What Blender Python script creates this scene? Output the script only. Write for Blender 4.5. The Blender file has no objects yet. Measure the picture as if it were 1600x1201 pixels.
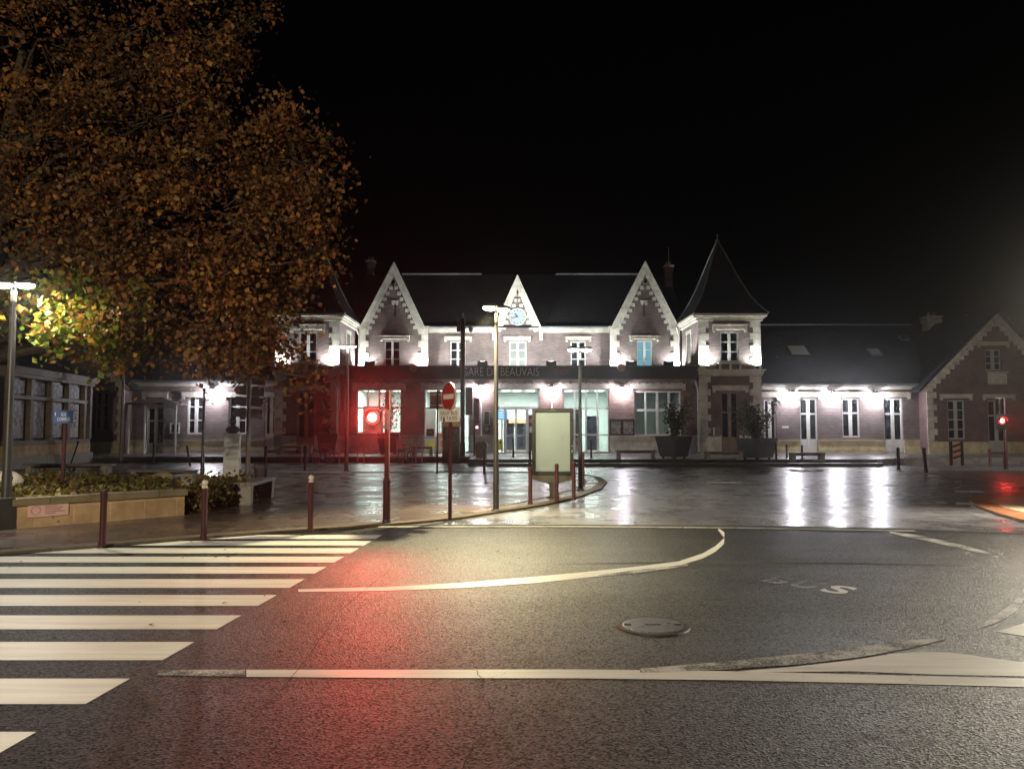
import bpy, bmesh, math, random
from mathutils import Vector, Matrix
R = math.radians
PI = math.pi
scene = bpy.context.scene
COL = scene.collection
random.seed(7)

# ------------------------------------------------------------------ camera geometry (used to read positions off the photograph)
F, CX, CY, CAMZ = 1200.0, 800.0, 600.5, 1.75
PITCH = math.atan(69.5 / F)
CP, SP = math.cos(PITCH), math.sin(PITCH)

def ray(px, py):
    u, v = (px - CX) / F, (CY - py) / F
    return Vector((u, CP - v * SP, SP + v * CP))
def P(px, py, Y):
    d = ray(px, py); t = Y / d.y
    return Vector((d.x * t, Y, CAMZ + d.z * t))
def G(px, py, z=0.0):
    d = ray(px, py); t = (z - CAMZ) / d.z
    return Vector((d.x * t, d.y * t, z))
def X(px, Y): return P(px, 650, Y).x
def Z(py, Y): return P(800, py, Y).z

# ------------------------------------------------------------------ materials
def nmat(name):
    m = bpy.data.materials.new(name); m.use_nodes = True
    return m, m.node_tree.nodes, m.node_tree.links, m.node_tree.nodes['Principled BSDF']
def setp(b, col, rough, metal=0.0, spec=0.5):
    b.inputs['Base Color'].default_value = (*col, 1)
    b.inputs['Roughness'].default_value = rough
    b.inputs['Metallic'].default_value = metal
    b.inputs['Specular IOR Level'].default_value = spec
def noise(n, l, vec, scale, detail=4, rough=0.55):
    t = n.new('ShaderNodeTexNoise'); t.inputs['Scale'].default_value = scale
    t.inputs['Detail'].default_value = detail; t.inputs['Roughness'].default_value = rough
    if vec is not None: l.new(vec, t.inputs['Vector'])
    return t
def ramp(n, l, src, stops):
    r = n.new('ShaderNodeValToRGB'); e = r.color_ramp.elements
    while len(e) < len(stops): e.new(0.5)
    for el, (p, c) in zip(e, stops):
        el.position = p; el.color = (*c, 1) if len(c) == 3 else c
    l.new(src, r.inputs['Fac']); return r
def maprange(n, l, src, a, b, c, d):
    m = n.new('ShaderNodeMapRange'); l.new(src, m.inputs['Value'])
    for k, v in zip(('From Min', 'From Max', 'To Min', 'To Max'), (a, b, c, d)): m.inputs[k].default_value = v
    return m
def bump(n, l, src, b, strength, dist):
    k = n.new('ShaderNodeBump'); k.inputs['Strength'].default_value = strength; k.inputs['Distance'].default_value = dist
    l.new(src, k.inputs['Height']); l.new(k.outputs[0], b.inputs['Normal']); return k
def coords(n, kind='Object'):
    return n.new('ShaderNodeTexCoord').outputs[kind]

def plain(name, col, rough, metal=0.0, var=0.25, scale=6.0, bmp=0.0, spec=0.5):
    """a colour with mottled wear and uneven gloss"""
    m, n, l, b = nmat(name); setp(b, col, rough, metal, spec)
    c = coords(n); t = noise(n, l, c, scale, 5)
    lo = tuple(x * (1 - var) for x in col); hi = tuple(min(1, x * (1 + var)) for x in col)
    r = ramp(n, l, t.outputs['Fac'], [(0.3, lo), (0.7, hi)]); l.new(r.outputs[0], b.inputs['Base Color'])
    rr = maprange(n, l, t.outputs['Fac'], 0.3, 0.7, max(0.03, rough - 0.1), min(1, rough + 0.1)); l.new(rr.outputs[0], b.inputs['Roughness'])
    if bmp: bump(n, l, t.outputs['Fac'], b, bmp, 0.02)
    return m

def brick(name, c1, c2, mortar, rough=0.85, bw=0.24, rh=0.09):
    m, n, l, b = nmat(name); setp(b, c1, rough, 0, 0.3)
    c = coords(n); s = n.new('ShaderNodeSeparateXYZ'); l.new(c, s.inputs[0])
    ad = n.new('ShaderNodeMath'); l.new(s.outputs['X'], ad.inputs[0]); l.new(s.outputs['Y'], ad.inputs[1])
    cb = n.new('ShaderNodeCombineXYZ'); l.new(ad.outputs[0], cb.inputs['X']); l.new(s.outputs['Z'], cb.inputs['Y'])
    t = n.new('ShaderNodeTexBrick'); l.new(cb.outputs[0], t.inputs['Vector'])
    for k, v in (('Scale', 1.0), ('Brick Width', bw), ('Row Height', rh), ('Mortar Size', 0.012), ('Mortar Smooth', 0.3), ('Bias', -0.1)): t.inputs[k].default_value = v
    t.inputs['Color1'].default_value = (*c1, 1); t.inputs['Color2'].default_value = (*c2, 1); t.inputs['Mortar'].default_value = (*mortar, 1)
    t2 = noise(n, l, c, 0.9, 6); t3 = noise(n, l, cb.outputs[0], 9, 3)
    r = ramp(n, l, t2.outputs['Fac'], [(0.3, (0.62, 0.6, 0.6)), (0.7, (1.15, 1.12, 1.1))])
    mx = n.new('ShaderNodeMix'); mx.data_type = 'RGBA'; mx.blend_type = 'MULTIPLY'; mx.inputs['Factor'].default_value = 1
    l.new(t.outputs['Color'], mx.inputs['A']); l.new(r.outputs[0], mx.inputs['B']); l.new(mx.outputs['Result'], b.inputs['Base Color'])
    mm = n.new('ShaderNodeMath'); mm.operation = 'MULTIPLY_ADD'; l.new(t3.outputs['Fac'], mm.inputs[0]); mm.inputs[1].default_value = 0.7; 
    sub = n.new('ShaderNodeMath'); sub.operation = 'SUBTRACT'; sub.inputs[0].default_value = 1; l.new(t.outputs['Fac'], sub.inputs[1]); l.new(sub.outputs[0], mm.inputs[2])
    bump(n, l, mm.outputs[0], b, 0.9, 0.03)
    return m

def stone(name, col, block=(0.6, 0.32), joint=0.7):
    m, n, l, b = nmat(name); setp(b, col, 0.8, 0, 0.3)
    c = coords(n); s = n.new('ShaderNodeSeparateXYZ'); l.new(c, s.inputs[0])
    ad = n.new('ShaderNodeMath'); l.new(s.outputs['X'], ad.inputs[0]); l.new(s.outputs['Y'], ad.inputs[1])
    cb = n.new('ShaderNodeCombineXYZ'); l.new(ad.outputs[0], cb.inputs['X']); l.new(s.outputs['Z'], cb.inputs['Y'])
    t = n.new('ShaderNodeTexBrick'); l.new(cb.outputs[0], t.inputs['Vector'])
    for k, v in (('Scale', 1.0), ('Brick Width', block[0]), ('Row Height', block[1]), ('Mortar Size', 0.012), ('Mortar Smooth', 0.2)): t.inputs[k].default_value = v
    t.inputs['Color1'].default_value = (*col, 1); t.inputs['Color2'].default_value = (*[x * 0.88 for x in col], 1); t.inputs['Mortar'].default_value = (*[x * joint for x in col], 1)
    t2 = noise(n, l, c, 2.2, 6, 0.65); r = ramp(n, l, t2.outputs['Fac'], [(0.3, (0.6, 0.58, 0.54)), (0.62, (1.05, 1.05, 1.05))])
    mx = n.new('ShaderNodeMix'); mx.data_type = 'RGBA'; mx.blend_type = 'MULTIPLY'; mx.inputs['Factor'].default_value = 1
    l.new(t.outputs['Color'], mx.inputs['A']); l.new(r.outputs[0], mx.inputs['B']); l.new(mx.outputs['Result'], b.inputs['Base Color'])
    bump(n, l, t2.outputs['Fac'], b, 0.4, 0.02)
    return m

def emit(name, col, strength):
    m, n, l, b = nmat(name); setp(b, (0.12, 0.12, 0.12), 0.3)
    b.inputs['Emission Color'].default_value = (*col, 1); b.inputs['Emission Strength'].default_value = strength
    return m

def asphalt(name, col, grain, gb, r0, r1, rs=0.35, spec=0.5):
    """wet tarmac: chips of stone of many tones, fine relief, gloss that varies with the film of water and the wheel tracks"""
    m, n, l, b = nmat(name); setp(b, col, r0, 0, spec)
    c = coords(n)
    v = n.new('ShaderNodeTexVoronoi'); v.inputs['Scale'].default_value = grain; l.new(c, v.inputs['Vector'])
    mp = n.new('ShaderNodeMapping'); mp.inputs['Scale'].default_value = (0.12, 0.9, 1); mp.inputs['Rotation'].default_value = (0, 0, 0.12); l.new(c, mp.inputs[0])
    big = noise(n, l, c, rs, 6, 0.6); fine = noise(n, l, c, grain * 1.7, 3, 0.7); track = noise(n, l, mp.outputs[0], 1.0, 4, 0.5)
    sp = n.new('ShaderNodeSeparateColor'); l.new(v.outputs['Color'], sp.inputs[0])
    r = ramp(n, l, sp.outputs[0], [(0.0, tuple(x * 0.35 for x in col)), (0.45, tuple(x * 0.7 for x in col)), (0.75, tuple(x * 1.3 for x in col)), (0.93, tuple(x * 2.4 for x in col)), (1.0, tuple(x * 5.0 for x in col))])  # stone tones, with the wet sparkle put into the palest chips
    rb = ramp(n, l, big.outputs['Fac'], [(0.3, (0.65, 0.65, 0.66)), (0.7, (1.35, 1.32, 1.26))])
    rt = ramp(n, l, track.outputs['Fac'], [(0.35, (0.72, 0.72, 0.73)), (0.65, (1.25, 1.24, 1.2))])
    m2 = n.new('ShaderNodeMix'); m2.data_type = 'RGBA'; m2.blend_type = 'MULTIPLY'; m2.inputs['Factor'].default_value = 1
    l.new(r.outputs[0], m2.inputs['A']); l.new(rb.outputs[0], m2.inputs['B'])
    m3 = n.new('ShaderNodeMix'); m3.data_type = 'RGBA'; m3.blend_type = 'MULTIPLY'; m3.inputs['Factor'].default_value = 1
    l.new(m2.outputs['Result'], m3.inputs['A']); l.new(rt.outputs[0], m3.inputs['B']); l.new(m3.outputs['Result'], b.inputs['Base Color'])
    sl = maprange(n, l, sp.outputs[1], 0.15, 1.0, spec * 0.15, spec * 2.0); l.new(sl.outputs[0], b.inputs['Specular IOR Level'])
    ra = n.new('ShaderNodeMath'); ra.operation = 'ADD'; l.new(big.outputs['Fac'], ra.inputs[0]); l.new(track.outputs['Fac'], ra.inputs[1])
    rr = maprange(n, l, ra.outputs[0], 0.75, 1.25, r0, r1); l.new(rr.outputs[0], b.inputs['Roughness'])
    ad = n.new('ShaderNodeMath'); ad.operation = 'ADD'; l.new(v.outputs['Distance'], ad.inputs[0]); l.new(fine.outputs['Fac'], ad.inputs[1])
    bump(n, l, ad.outputs[0], b, gb, 0.0065)
    return m

def smoothwet(name, col, r0, r1, wave=0.12, joints=None, grain=60, spec=0.5, film=0.0):
    """smooth wet surfacing, near mirror in the film of water, gently uneven"""
    m, n, l, b = nmat(name); setp(b, col, r0, 0, spec)
    c = coords(n)
    big = noise(n, l, c, 0.8, 7, 0.66); fine = noise(n, l, c, grain, 2, 0.6); mid = noise(n, l, c, 3.2, 5, 0.6)
    r = ramp(n, l, mid.outputs['Fac'], [(0.3, tuple(x * 0.7 for x in col)), (0.7, tuple(x * 1.35 for x in col))])
    out = r.outputs[0]
    rr = maprange(n, l, big.outputs['Fac'], 0.38, 0.64, r0, r1); l.new(rr.outputs[0], b.inputs['Roughness'])
    ad = n.new('ShaderNodeMath'); ad.operation = 'MULTIPLY_ADD'; l.new(fine.outputs['Fac'], ad.inputs[0]); ad.inputs[1].default_value = 0.10; l.new(mid.outputs['Fac'], ad.inputs[2])
    if joints:
        t = n.new('ShaderNodeTexBrick'); l.new(c, t.inputs['Vector'])
        for k, v in (('Scale', 1.0), ('Brick Width', joints[0]), ('Row Height', joints[1]), ('Mortar Size', 0.018), ('Mortar Smooth', 0.3)): t.inputs[k].default_value = v
        t.inputs['Color1'].default_value = (1, 1, 1, 1); t.inputs['Color2'].default_value = (0.8, 0.8, 0.8, 1); t.inputs['Mortar'].default_value = (0.45, 0.45, 0.45, 1)
        mx = n.new('ShaderNodeMix'); mx.data_type = 'RGBA'; mx.blend_type = 'MULTIPLY'; mx.inputs['Factor'].default_value = 1
        l.new(out, mx.inputs['A']); l.new(t.outputs['Color'], mx.inputs['B']); out = mx.outputs['Result']
        s2 = n.new('ShaderNodeMath'); s2.operation = 'SUBTRACT'; l.new(ad.outputs[0], s2.inputs[0]); l.new(t.outputs['Fac'], s2.inputs[1]); ad = s2
    l.new(out, b.inputs['Base Color'])
    if film:   # standing film of rain water
        b.inputs['Coat Weight'].default_value = film; b.inputs['Coat IOR'].default_value = 1.36
        cr_ = maprange(n, l, big.outputs['Fac'], 0.38, 0.64, 0.22, 0.34); l.new(cr_.outputs[0], b.inputs['Coat Roughness'])
        k2 = n.new('ShaderNodeBump'); k2.inputs['Strength'].default_value = wave * 0.6; k2.inputs['Distance'].default_value = 0.02; l.new(mid.outputs['Fac'], k2.inputs['Height']); l.new(k2.outputs[0], b.inputs['Coat Normal'])
    bump(n, l, ad.outputs[0], b, wave, 0.02)
    return m

def paint(name, col, wear=0.5, base=(0.020, 0.0195, 0.017), rough=0.45):
    """road paint, worn through to the tarmac in patches; wear 0..1"""
    m, n, l, b = nmat(name); setp(b, col, rough, 0, 0.4)
    c = coords(n); a = noise(n, l, c, 48, 8, 0.85); g = noise(n, l, c, 3.0, 4); mp = n.new('ShaderNodeMapping'); mp.inputs['Scale'].default_value = (0.35, 5, 1); l.new(c, mp.inputs[0]); st = noise(n, l, mp.outputs[0], 2.0, 6, 0.65)
    ad = n.new('ShaderNodeMath'); ad.operation = 'MULTIPLY_ADD'; l.new(g.outputs['Fac'], ad.inputs[0]); ad.inputs[1].default_value = 0.6; l.new(a.outputs['Fac'], ad.inputs[2])
    r = ramp(n, l, ad.outputs[0], [(max(0, wear - 0.07), (0, 0, 0)), (min(1, wear + 0.07), (1, 1, 1))])
    cr = ramp(n, l, st.outputs['Fac'], [(0.3, tuple(x * 0.72 for x in col)), (0.6, col)])
    mx = n.new('ShaderNodeMix'); mx.data_type = 'RGBA'; l.new(r.outputs[0], mx.inputs['Factor'])
    mx.inputs['A'].default_value = (*base, 1); l.new(cr.outputs[0], mx.inputs['B']); l.new(mx.outputs['Result'], b.inputs['Base Color'])
    fine = noise(n, l, c, 150, 2); bump(n, l, fine.outputs['Fac'], b, 0.25, 0.004)
    return m

def leaf(name, stops, trans=0.3, clump=False):
    m, n, l, b = nmat(name)
    g = n.new('ShaderNodeNewGeometry'); r = ramp(n, l, g.outputs['Random Per Island'], stops)
    if clump:   # every clump of leaves has turned to its own tone
        at = n.new('ShaderNodeAttribute'); at.attribute_name = 'tone'; mx0 = n.new('ShaderNodeMix'); mx0.data_type = 'RGBA'; mx0.blend_type = 'MULTIPLY'; mx0.inputs['Factor'].default_value = 1
        l.new(r.outputs[0], mx0.inputs['A']); l.new(at.outputs['Color'], mx0.inputs['B']); rout = mx0.outputs['Result']
    else: rout = r.outputs[0]
    l.new(rout, b.inputs['Base Color']); b.inputs['Roughness'].default_value = 0.55; b.inputs['Specular IOR Level'].default_value = 0.25
    t = n.new('ShaderNodeBsdfTranslucent'); l.new(rout, t.inputs['Color'])
    mx = n.new('ShaderNodeMixShader'); mx.inputs['Fac'].default_value = trans
    l.new(b.outputs[0], mx.inputs[1]); l.new(t.outputs[0], mx.inputs[2]); l.new(mx.outputs[0], n['Material Output'].inputs['Surface'])
    return m

def clearglass(name, tint=(0.93, 0.97, 0.95)):
    m, n, l, b = nmat(name)
    tr = n.new('ShaderNodeBsdfTransparent'); tr.inputs['Color'].default_value = (*tint, 1)
    gl = n.new('ShaderNodeBsdfGlossy'); gl.inputs['Roughness'].default_value = 0.04
    fr = n.new('ShaderNodeFresnel'); g = n.new('ShaderNodeNewGeometry'); mr = maprange(n, l, g.outputs['Backfacing'], 0, 1, 1.5, 1 / 1.5); l.new(mr.outputs[0], fr.inputs['IOR'])
    mx = n.new('ShaderNodeMixShader'); l.new(fr.outputs[0], mx.inputs['Fac']); l.new(tr.outputs[0], mx.inputs[1]); l.new(gl.outputs[0], mx.inputs[2])
    l.new(mx.outputs[0], n['Material Output'].inputs['Surface'])
    return m

def darkglass(name, col=(0.012, 0.014, 0.018)):
    m, n, l, b = nmat(name); setp(b, col, 0.06, 0, 0.6)
    t = noise(n, l, coords(n), 1.3, 3); r = ramp(n, l, t.outputs['Fac'], [(0.35, tuple(x * 0.5 for x in col)), (0.7, tuple(x * 2.2 for x in col))])
    l.new(r.outputs[0], b.inputs['Base Color']); bump(n, l, t.outputs['Fac'], b, 0.05, 0.05)
    return m

def paper(name, cols, scale=(3, 2)):
    """a printed sheet seen from afar: blocks of text and picture"""
    m, n, l, b = nmat(name); setp(b, cols[0], 0.6)
    c = coords(n); mp = n.new('ShaderNodeMapping'); l.new(c, mp.inputs[0]); mp.inputs['Scale'].default_value = (scale[0], scale[0], scale[1])
    v = n.new('ShaderNodeTexVoronoi'); v.distance = 'CHEBYCHEV'; v.inputs['Scale'].default_value = 3.0; l.new(mp.outputs[0], v.inputs['Vector'])
    s = n.new('ShaderNodeSeparateColor'); l.new(v.outputs['Color'], s.inputs[0])
    st = [(i / len(cols), k) for i, k in enumerate(cols)]
    r = ramp(n, l, s.outputs[0], st); r.color_ramp.interpolation = 'CONSTANT'
    t = noise(n, l, c, 9, 6, 0.7); m2 = n.new('ShaderNodeMix'); m2.data_type = 'RGBA'; m2.blend_type = 'MULTIPLY'; m2.inputs['Factor'].default_value = 0.8
    r2 = ramp(n, l, t.outputs['Fac'], [(0.42, (0.45, 0.45, 0.45)), (0.5, (1, 1, 1))])
    l.new(r.outputs[0], m2.inputs['A']); l.new(r2.outputs[0], m2.inputs['B']); l.new(m2.outputs['Result'], b.inputs['Base Color'])
    return m

M = {}
M['brick'] = brick('brick', (0.205, 0.158, 0.153), (0.135, 0.100, 0.097), (0.24, 0.215, 0.21))
M['brick_hall'] = brick('brick_hall', (0.27, 0.165, 0.14), (0.19, 0.11, 0.095), (0.25, 0.21, 0.19))
M['brick_dark'] = brick('brick_dark', (0.19, 0.115, 0.11), (0.14, 0.085, 0.082), (0.17, 0.135, 0.13))
M['stone'] = stone('pale_stone', (0.60, 0.57, 0.51), (0.55, 0.36))
M['trim'] = stone('stone_trim', (0.52, 0.49, 0.43), (1.2, 2.0))
M['plinth'] = stone('plinth_stone', (0.62, 0.53, 0.35), (1.1, 0.7))
M['slate'] = brick('slate_roof', (0.034, 0.037, 0.045), (0.020, 0.022, 0.027), (0.008, 0.008, 0.010), 0.5, 0.30, 0.20)
M['zinc'] = plain('zinc', (0.22, 0.23, 0.24), 0.45, 0.6, 0.25, 4)
M['white'] = plain('white_paint', (0.62, 0.62, 0.60), 0.5, 0, 0.12, 5)
M['greyframe'] = plain('grey_frame', (0.35, 0.34, 0.33), 0.5, 0, 0.15, 5)
M['browndoor'] = plain('brown_door', (0.16, 0.11, 0.08), 0.5, 0, 0.2, 5)
M['glass_dark'] = darkglass('dark_glass')
M['glass'] = clearglass('clear_glass')
M['glass_blue'] = emit('cyan_lit_pane', (0.16, 0.50, 0.62), 0.55); 
M['glass_dim'] = emit('dim_lit_pane', (0.20, 0.27, 0.22), 0.35)
M['fascia'] = plain('dark_fascia', (0.028, 0.024, 0.024), 0.5, 0, 0.3, 2)
M['weathered'] = plain('weathered_cornice', (0.17, 0.13, 0.11), 0.8, 0, 0.6, 1.6, 0.3)
M['road'] = asphalt('wet_tarmac', (0.0158, 0.0158, 0.0136), 66, 1.0, 0.35, 0.50, spec=0.40)
M['wetroad'] = smoothwet('wet_smooth_tarmac', (0.11, 0.105, 0.112), 0.22, 0.42, 0.34, spec=1.0, film=0.7)
M['pave'] = smoothwet('wet_pavement', (0.070, 0.048, 0.040), 0.18, 0.46, 0.3, None, 40, spec=0.45, film=0.15)
M['platform'] = smoothwet('wet_paving', (0.16, 0.15, 0.145), 0.22, 0.42, 0.10, (1.2, 0.6))
M['kerb'] = stone('kerb_stone', (0.105, 0.085, 0.062), (1.0, 1.0), 0.4)
M['kerb_pale'] = stone('pale_kerb', (0.24, 0.24, 0.235), (1.0, 1.0), 0.3)
M['riser'] = plain('step_riser', (0.035, 0.032, 0.032), 0.6, 0, 0.3, 4)
M['zebra'] = paint('zebra_paint', (0.74, 0.72, 0.66), 0.42)
M['line'] = paint('line_paint', (0.66, 0.65, 0.61), 0.60)
M['line_worn'] = paint('worn_line_paint', (0.60, 0.59, 0.55), 0.80)
M['line_gone'] = paint('mostly_gone_line_paint', (0.50, 0.48, 0.44), 0.87)
M['crack'] = plain('crack', (0.008, 0.008, 0.008), 0.9)
M['ochre'] = plain('ochre_paving', (0.24, 0.11, 0.05), 0.35, 0, 0.3, 5)
M['cream'] = plain('cream_paving', (0.32, 0.28, 0.20), 0.4, 0, 0.3, 5)
M['iron'] = plain('cast_iron', (0.17, 0.17, 0.18), 0.34, 0.4, 0.35, 30, 0.5)
M['iron_dark'] = plain('iron_frame', (0.03, 0.03, 0.03), 0.5, 0.3, 0.3, 30, 0.4)
M['polegrey'] = plain('grey_pole_paint', (0.060, 0.058, 0.055), 0.4, 0.3, 0.2, 3)
M['polemaroon'] = plain('maroon_pole_paint', (0.046, 0.0115, 0.0135), 0.6, 0.0, 0.25, 4, spec=0.25)
M['polebrown'] = plain('brown_pole_paint', (0.12, 0.08, 0.06), 0.4, 0.2, 0.2, 4)
M['black'] = plain('black_paint', (0.012, 0.012, 0.013), 0.35, 0.1, 0.3, 6)
M['ivory'] = plain('ivory_ball', (0.55, 0.50, 0.42), 0.45, 0, 0.15, 8)
M['lamp_white'] = emit('lamp_lens_white', (1.0, 0.97, 0.92), 30)
M['lamp_yellow'] = emit('lamp_lens_yellow', (1.0, 0.86, 0.50), 26)
M['lamp_cool'] = emit('wall_lamp_lens', (0.90, 0.92, 1.0), 16)
M['flood'] = emit('floodlight_lens', (0.97, 1.0, 0.93), 12)
M['red_lamp'] = emit('red_signal_lens', (1.0, 0.03, 0.02), 60)
M['red_glow'] = emit('red_glow_ring', (1.0, 0.004, 0.008), 2.2)
M['pink_lamp'] = emit('small_signal', (1.0, 0.35, 0.5), 4)
M['sig_off'] = plain('unlit_signal_lens', (0.02, 0.02, 0.02), 0.15)
M['clockface'] = emit('clock_face', (0.50, 0.66, 1.0), 0.8)
M['signred'] = plain('sign_red', (0.34, 0.018, 0.02), 0.35, 0, 0.1, 6)
M['signwhite'] = plain('sign_white', (0.62, 0.60, 0.55), 0.35, 0, 0.1, 6)
M['signblue'] = plain('sign_blue', (0.055, 0.085, 0.19), 0.35, 0, 0.15, 6)
M['signback'] = plain('sign_back', (0.14, 0.085, 0.06), 0.45, 0.2, 0.2, 6)
M['signgrey'] = plain('sign_grey', (0.15, 0.125, 0.12), 0.5, 0, 0.12, 6)
M['letters'] = plain('letter_metal', (0.62, 0.54, 0.54), 0.4, 0.0, 0.1, 6)
M['letters_red'] = plain('letter_red', (0.16, 0.014, 0.03), 0.4, 0, 0.1, 6)
M['ink'] = plain('ink', (0.02, 0.018, 0.018), 0.6)
M['totem'] = plain('totem_panel', (0.035, 0.018, 0.018), 0.4, 0.1, 0.3, 3)
M['adpanel'] = plain('empty_poster_sheet', (0.30, 0.31, 0.345), 0.35, 0, 0.06, 3)
M['adgrey'] = plain('advert_foot', (0.06, 0.054, 0.046), 0.5, 0.2, 0.2, 4)
M['concrete'] = plain('concrete', (0.30, 0.27, 0.23), 0.7, 0, 0.25, 5, 0.3)
M['pale_stone_block'] = plain('pedestal_stone', (0.62, 0.60, 0.57), 0.7, 0, 0.12, 5, 0.2)
M['benchtop'] = plain('bench_top', (0.20, 0.17, 0.15), 0.4, 0, 0.25, 5, 0.2)
M['bedwall'] = stone('bed_wall_stone', (0.55, 0.38, 0.22), (0.62, 0.34), 1.25)
M['bedcap'] = stone('bed_cap_stone', (0.26, 0.22, 0.14), (0.95, 1.0), 0.5)
M['rock'] = plain('boulder', (0.52, 0.45, 0.33), 0.8, 0, 0.2, 3, 0.6)
M['soil'] = plain('soil', (0.055, 0.04, 0.02), 0.9, 0, 0.5, 5, 0.6)
M['pot_dark'] = plain('planter_dark', (0.028, 0.02, 0.022), 0.4, 0.2, 0.3, 3)
M['pot_light'] = plain('planter_grey', (0.11, 0.11, 0.125), 0.4, 0.2, 0.2, 3)
M['bark'] = plain('bark', (0.07, 0.05, 0.035), 0.9, 0, 0.5, 8, 0.8)
M['plaque'] = plain('pink_plaque', (0.80, 0.52, 0.47), 0.4, 0, 0.05, 6)
M['bronze'] = plain('dark_bronze', (0.02, 0.018, 0.016), 0.4, 0.6, 0.3, 8)
M['bin'] = plain('bin_metal', (0.17, 0.135, 0.09), 0.5, 0.1, 0.2, 5)
M['rubber'] = plain('rubber', (0.012, 0.012, 0.012), 0.7)
M['steel'] = plain('steel', (0.35, 0.34, 0.34), 0.35, 0.8, 0.15, 8)
M['bikered'] = plain('bike_frame', (0.16, 0.03, 0.03), 0.35, 0.2, 0.15, 8)
M['kioskwood'] = plain('kiosk_wood', (0.17, 0.125, 0.085), 0.6, 0, 0.35, 4, 0.3)
M['kioskdark'] = plain('kiosk_dark', (0.012, 0.010, 0.009), 0.5)
M['poster1'] = paper('poster_print', [(0.45, 0.44, 0.46), (0.30, 0.29, 0.34), (0.52, 0.50, 0.50), (0.22, 0.22, 0.28), (0.42, 0.38, 0.40)])
M['poster2'] = paper('poster_print_pink', [(0.55, 0.46, 0.43), (0.6, 0.52, 0.48), (0.42, 0.33, 0.32)])
M['poster3'] = paper('notice_print', [(0.28, 0.22, 0.18), (0.16, 0.13, 0.13), (0.35, 0.28, 0.22), (0.12, 0.09, 0.08)], (5, 5))
M['hallwall'] = plain('hall_wall', (0.50, 0.57, 0.53), 0.6, 0, 0.08, 2)
M['hallfloor'] = plain('hall_floor', (0.35, 0.36, 0.36), 0.3, 0, 0.1, 3)
M['hallroof'] = plain('hall_ceiling', (0.62, 0.70, 0.66), 0.7, 0, 0.05, 2)
M['tube'] = emit('hall_light', (0.92, 1.0, 0.95), 5)
M['screenblue'] = emit('blue_screen', (0.02, 0.28, 0.75), 1.2)
M['screentext'] = emit('screen_text', (0.5, 0.85, 1.0), 1.0)
M['yellow'] = plain('yellow_box', (0.75, 0.68, 0.03), 0.4, 0, 0.05)
M['orange'] = plain('orange_machine', (0.65, 0.14, 0.05), 0.4, 0, 0.1)
M['wood'] = plain('warm_wood', (0.45, 0.28, 0.14), 0.5, 0, 0.2)
M['shutter'] = plain('shutter_panel', (0.20, 0.16, 0.15), 0.6, 0, 0.2)
M['tree'] = leaf('autumn_leaf', [(0.0, (0.06, 0.032, 0.018)), (0.35, (0.15, 0.072, 0.032)), (0.6, (0.25, 0.11, 0.040)), (0.8, (0.24, 0.14, 0.042)), (0.94, (0.13, 0.11, 0.040)), (1.0, (0.42, 0.21, 0.06))], clump=True)
M['tree_green'] = leaf('turning_leaf', [(0.0, (0.08, 0.15, 0.015)), (0.4, (0.13, 0.17, 0.018)), (0.65, (0.28, 0.21, 0.02)), (0.85, (0.34, 0.17, 0.025)), (1.0, (0.25, 0.10, 0.025))])
M['cover'] = leaf('ground_cover_leaf', [(0.0, (0.05, 0.035, 0.012)), (0.3, (0.13, 0.06, 0.018)), (0.55, (0.10, 0.10, 0.02)), (0.8, (0.14, 0.14, 0.03)), (0.97, (0.22, 0.17, 0.06)), (1.0, (0.4, 0.34, 0.15))], 0.1)
M['shrub'] = leaf('shrub_leaf', [(0.0, (0.03, 0.045, 0.02)), (0.6, (0.07, 0.085, 0.04)), (1.0, (0.12, 0.115, 0.06))], 0.15)

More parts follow.
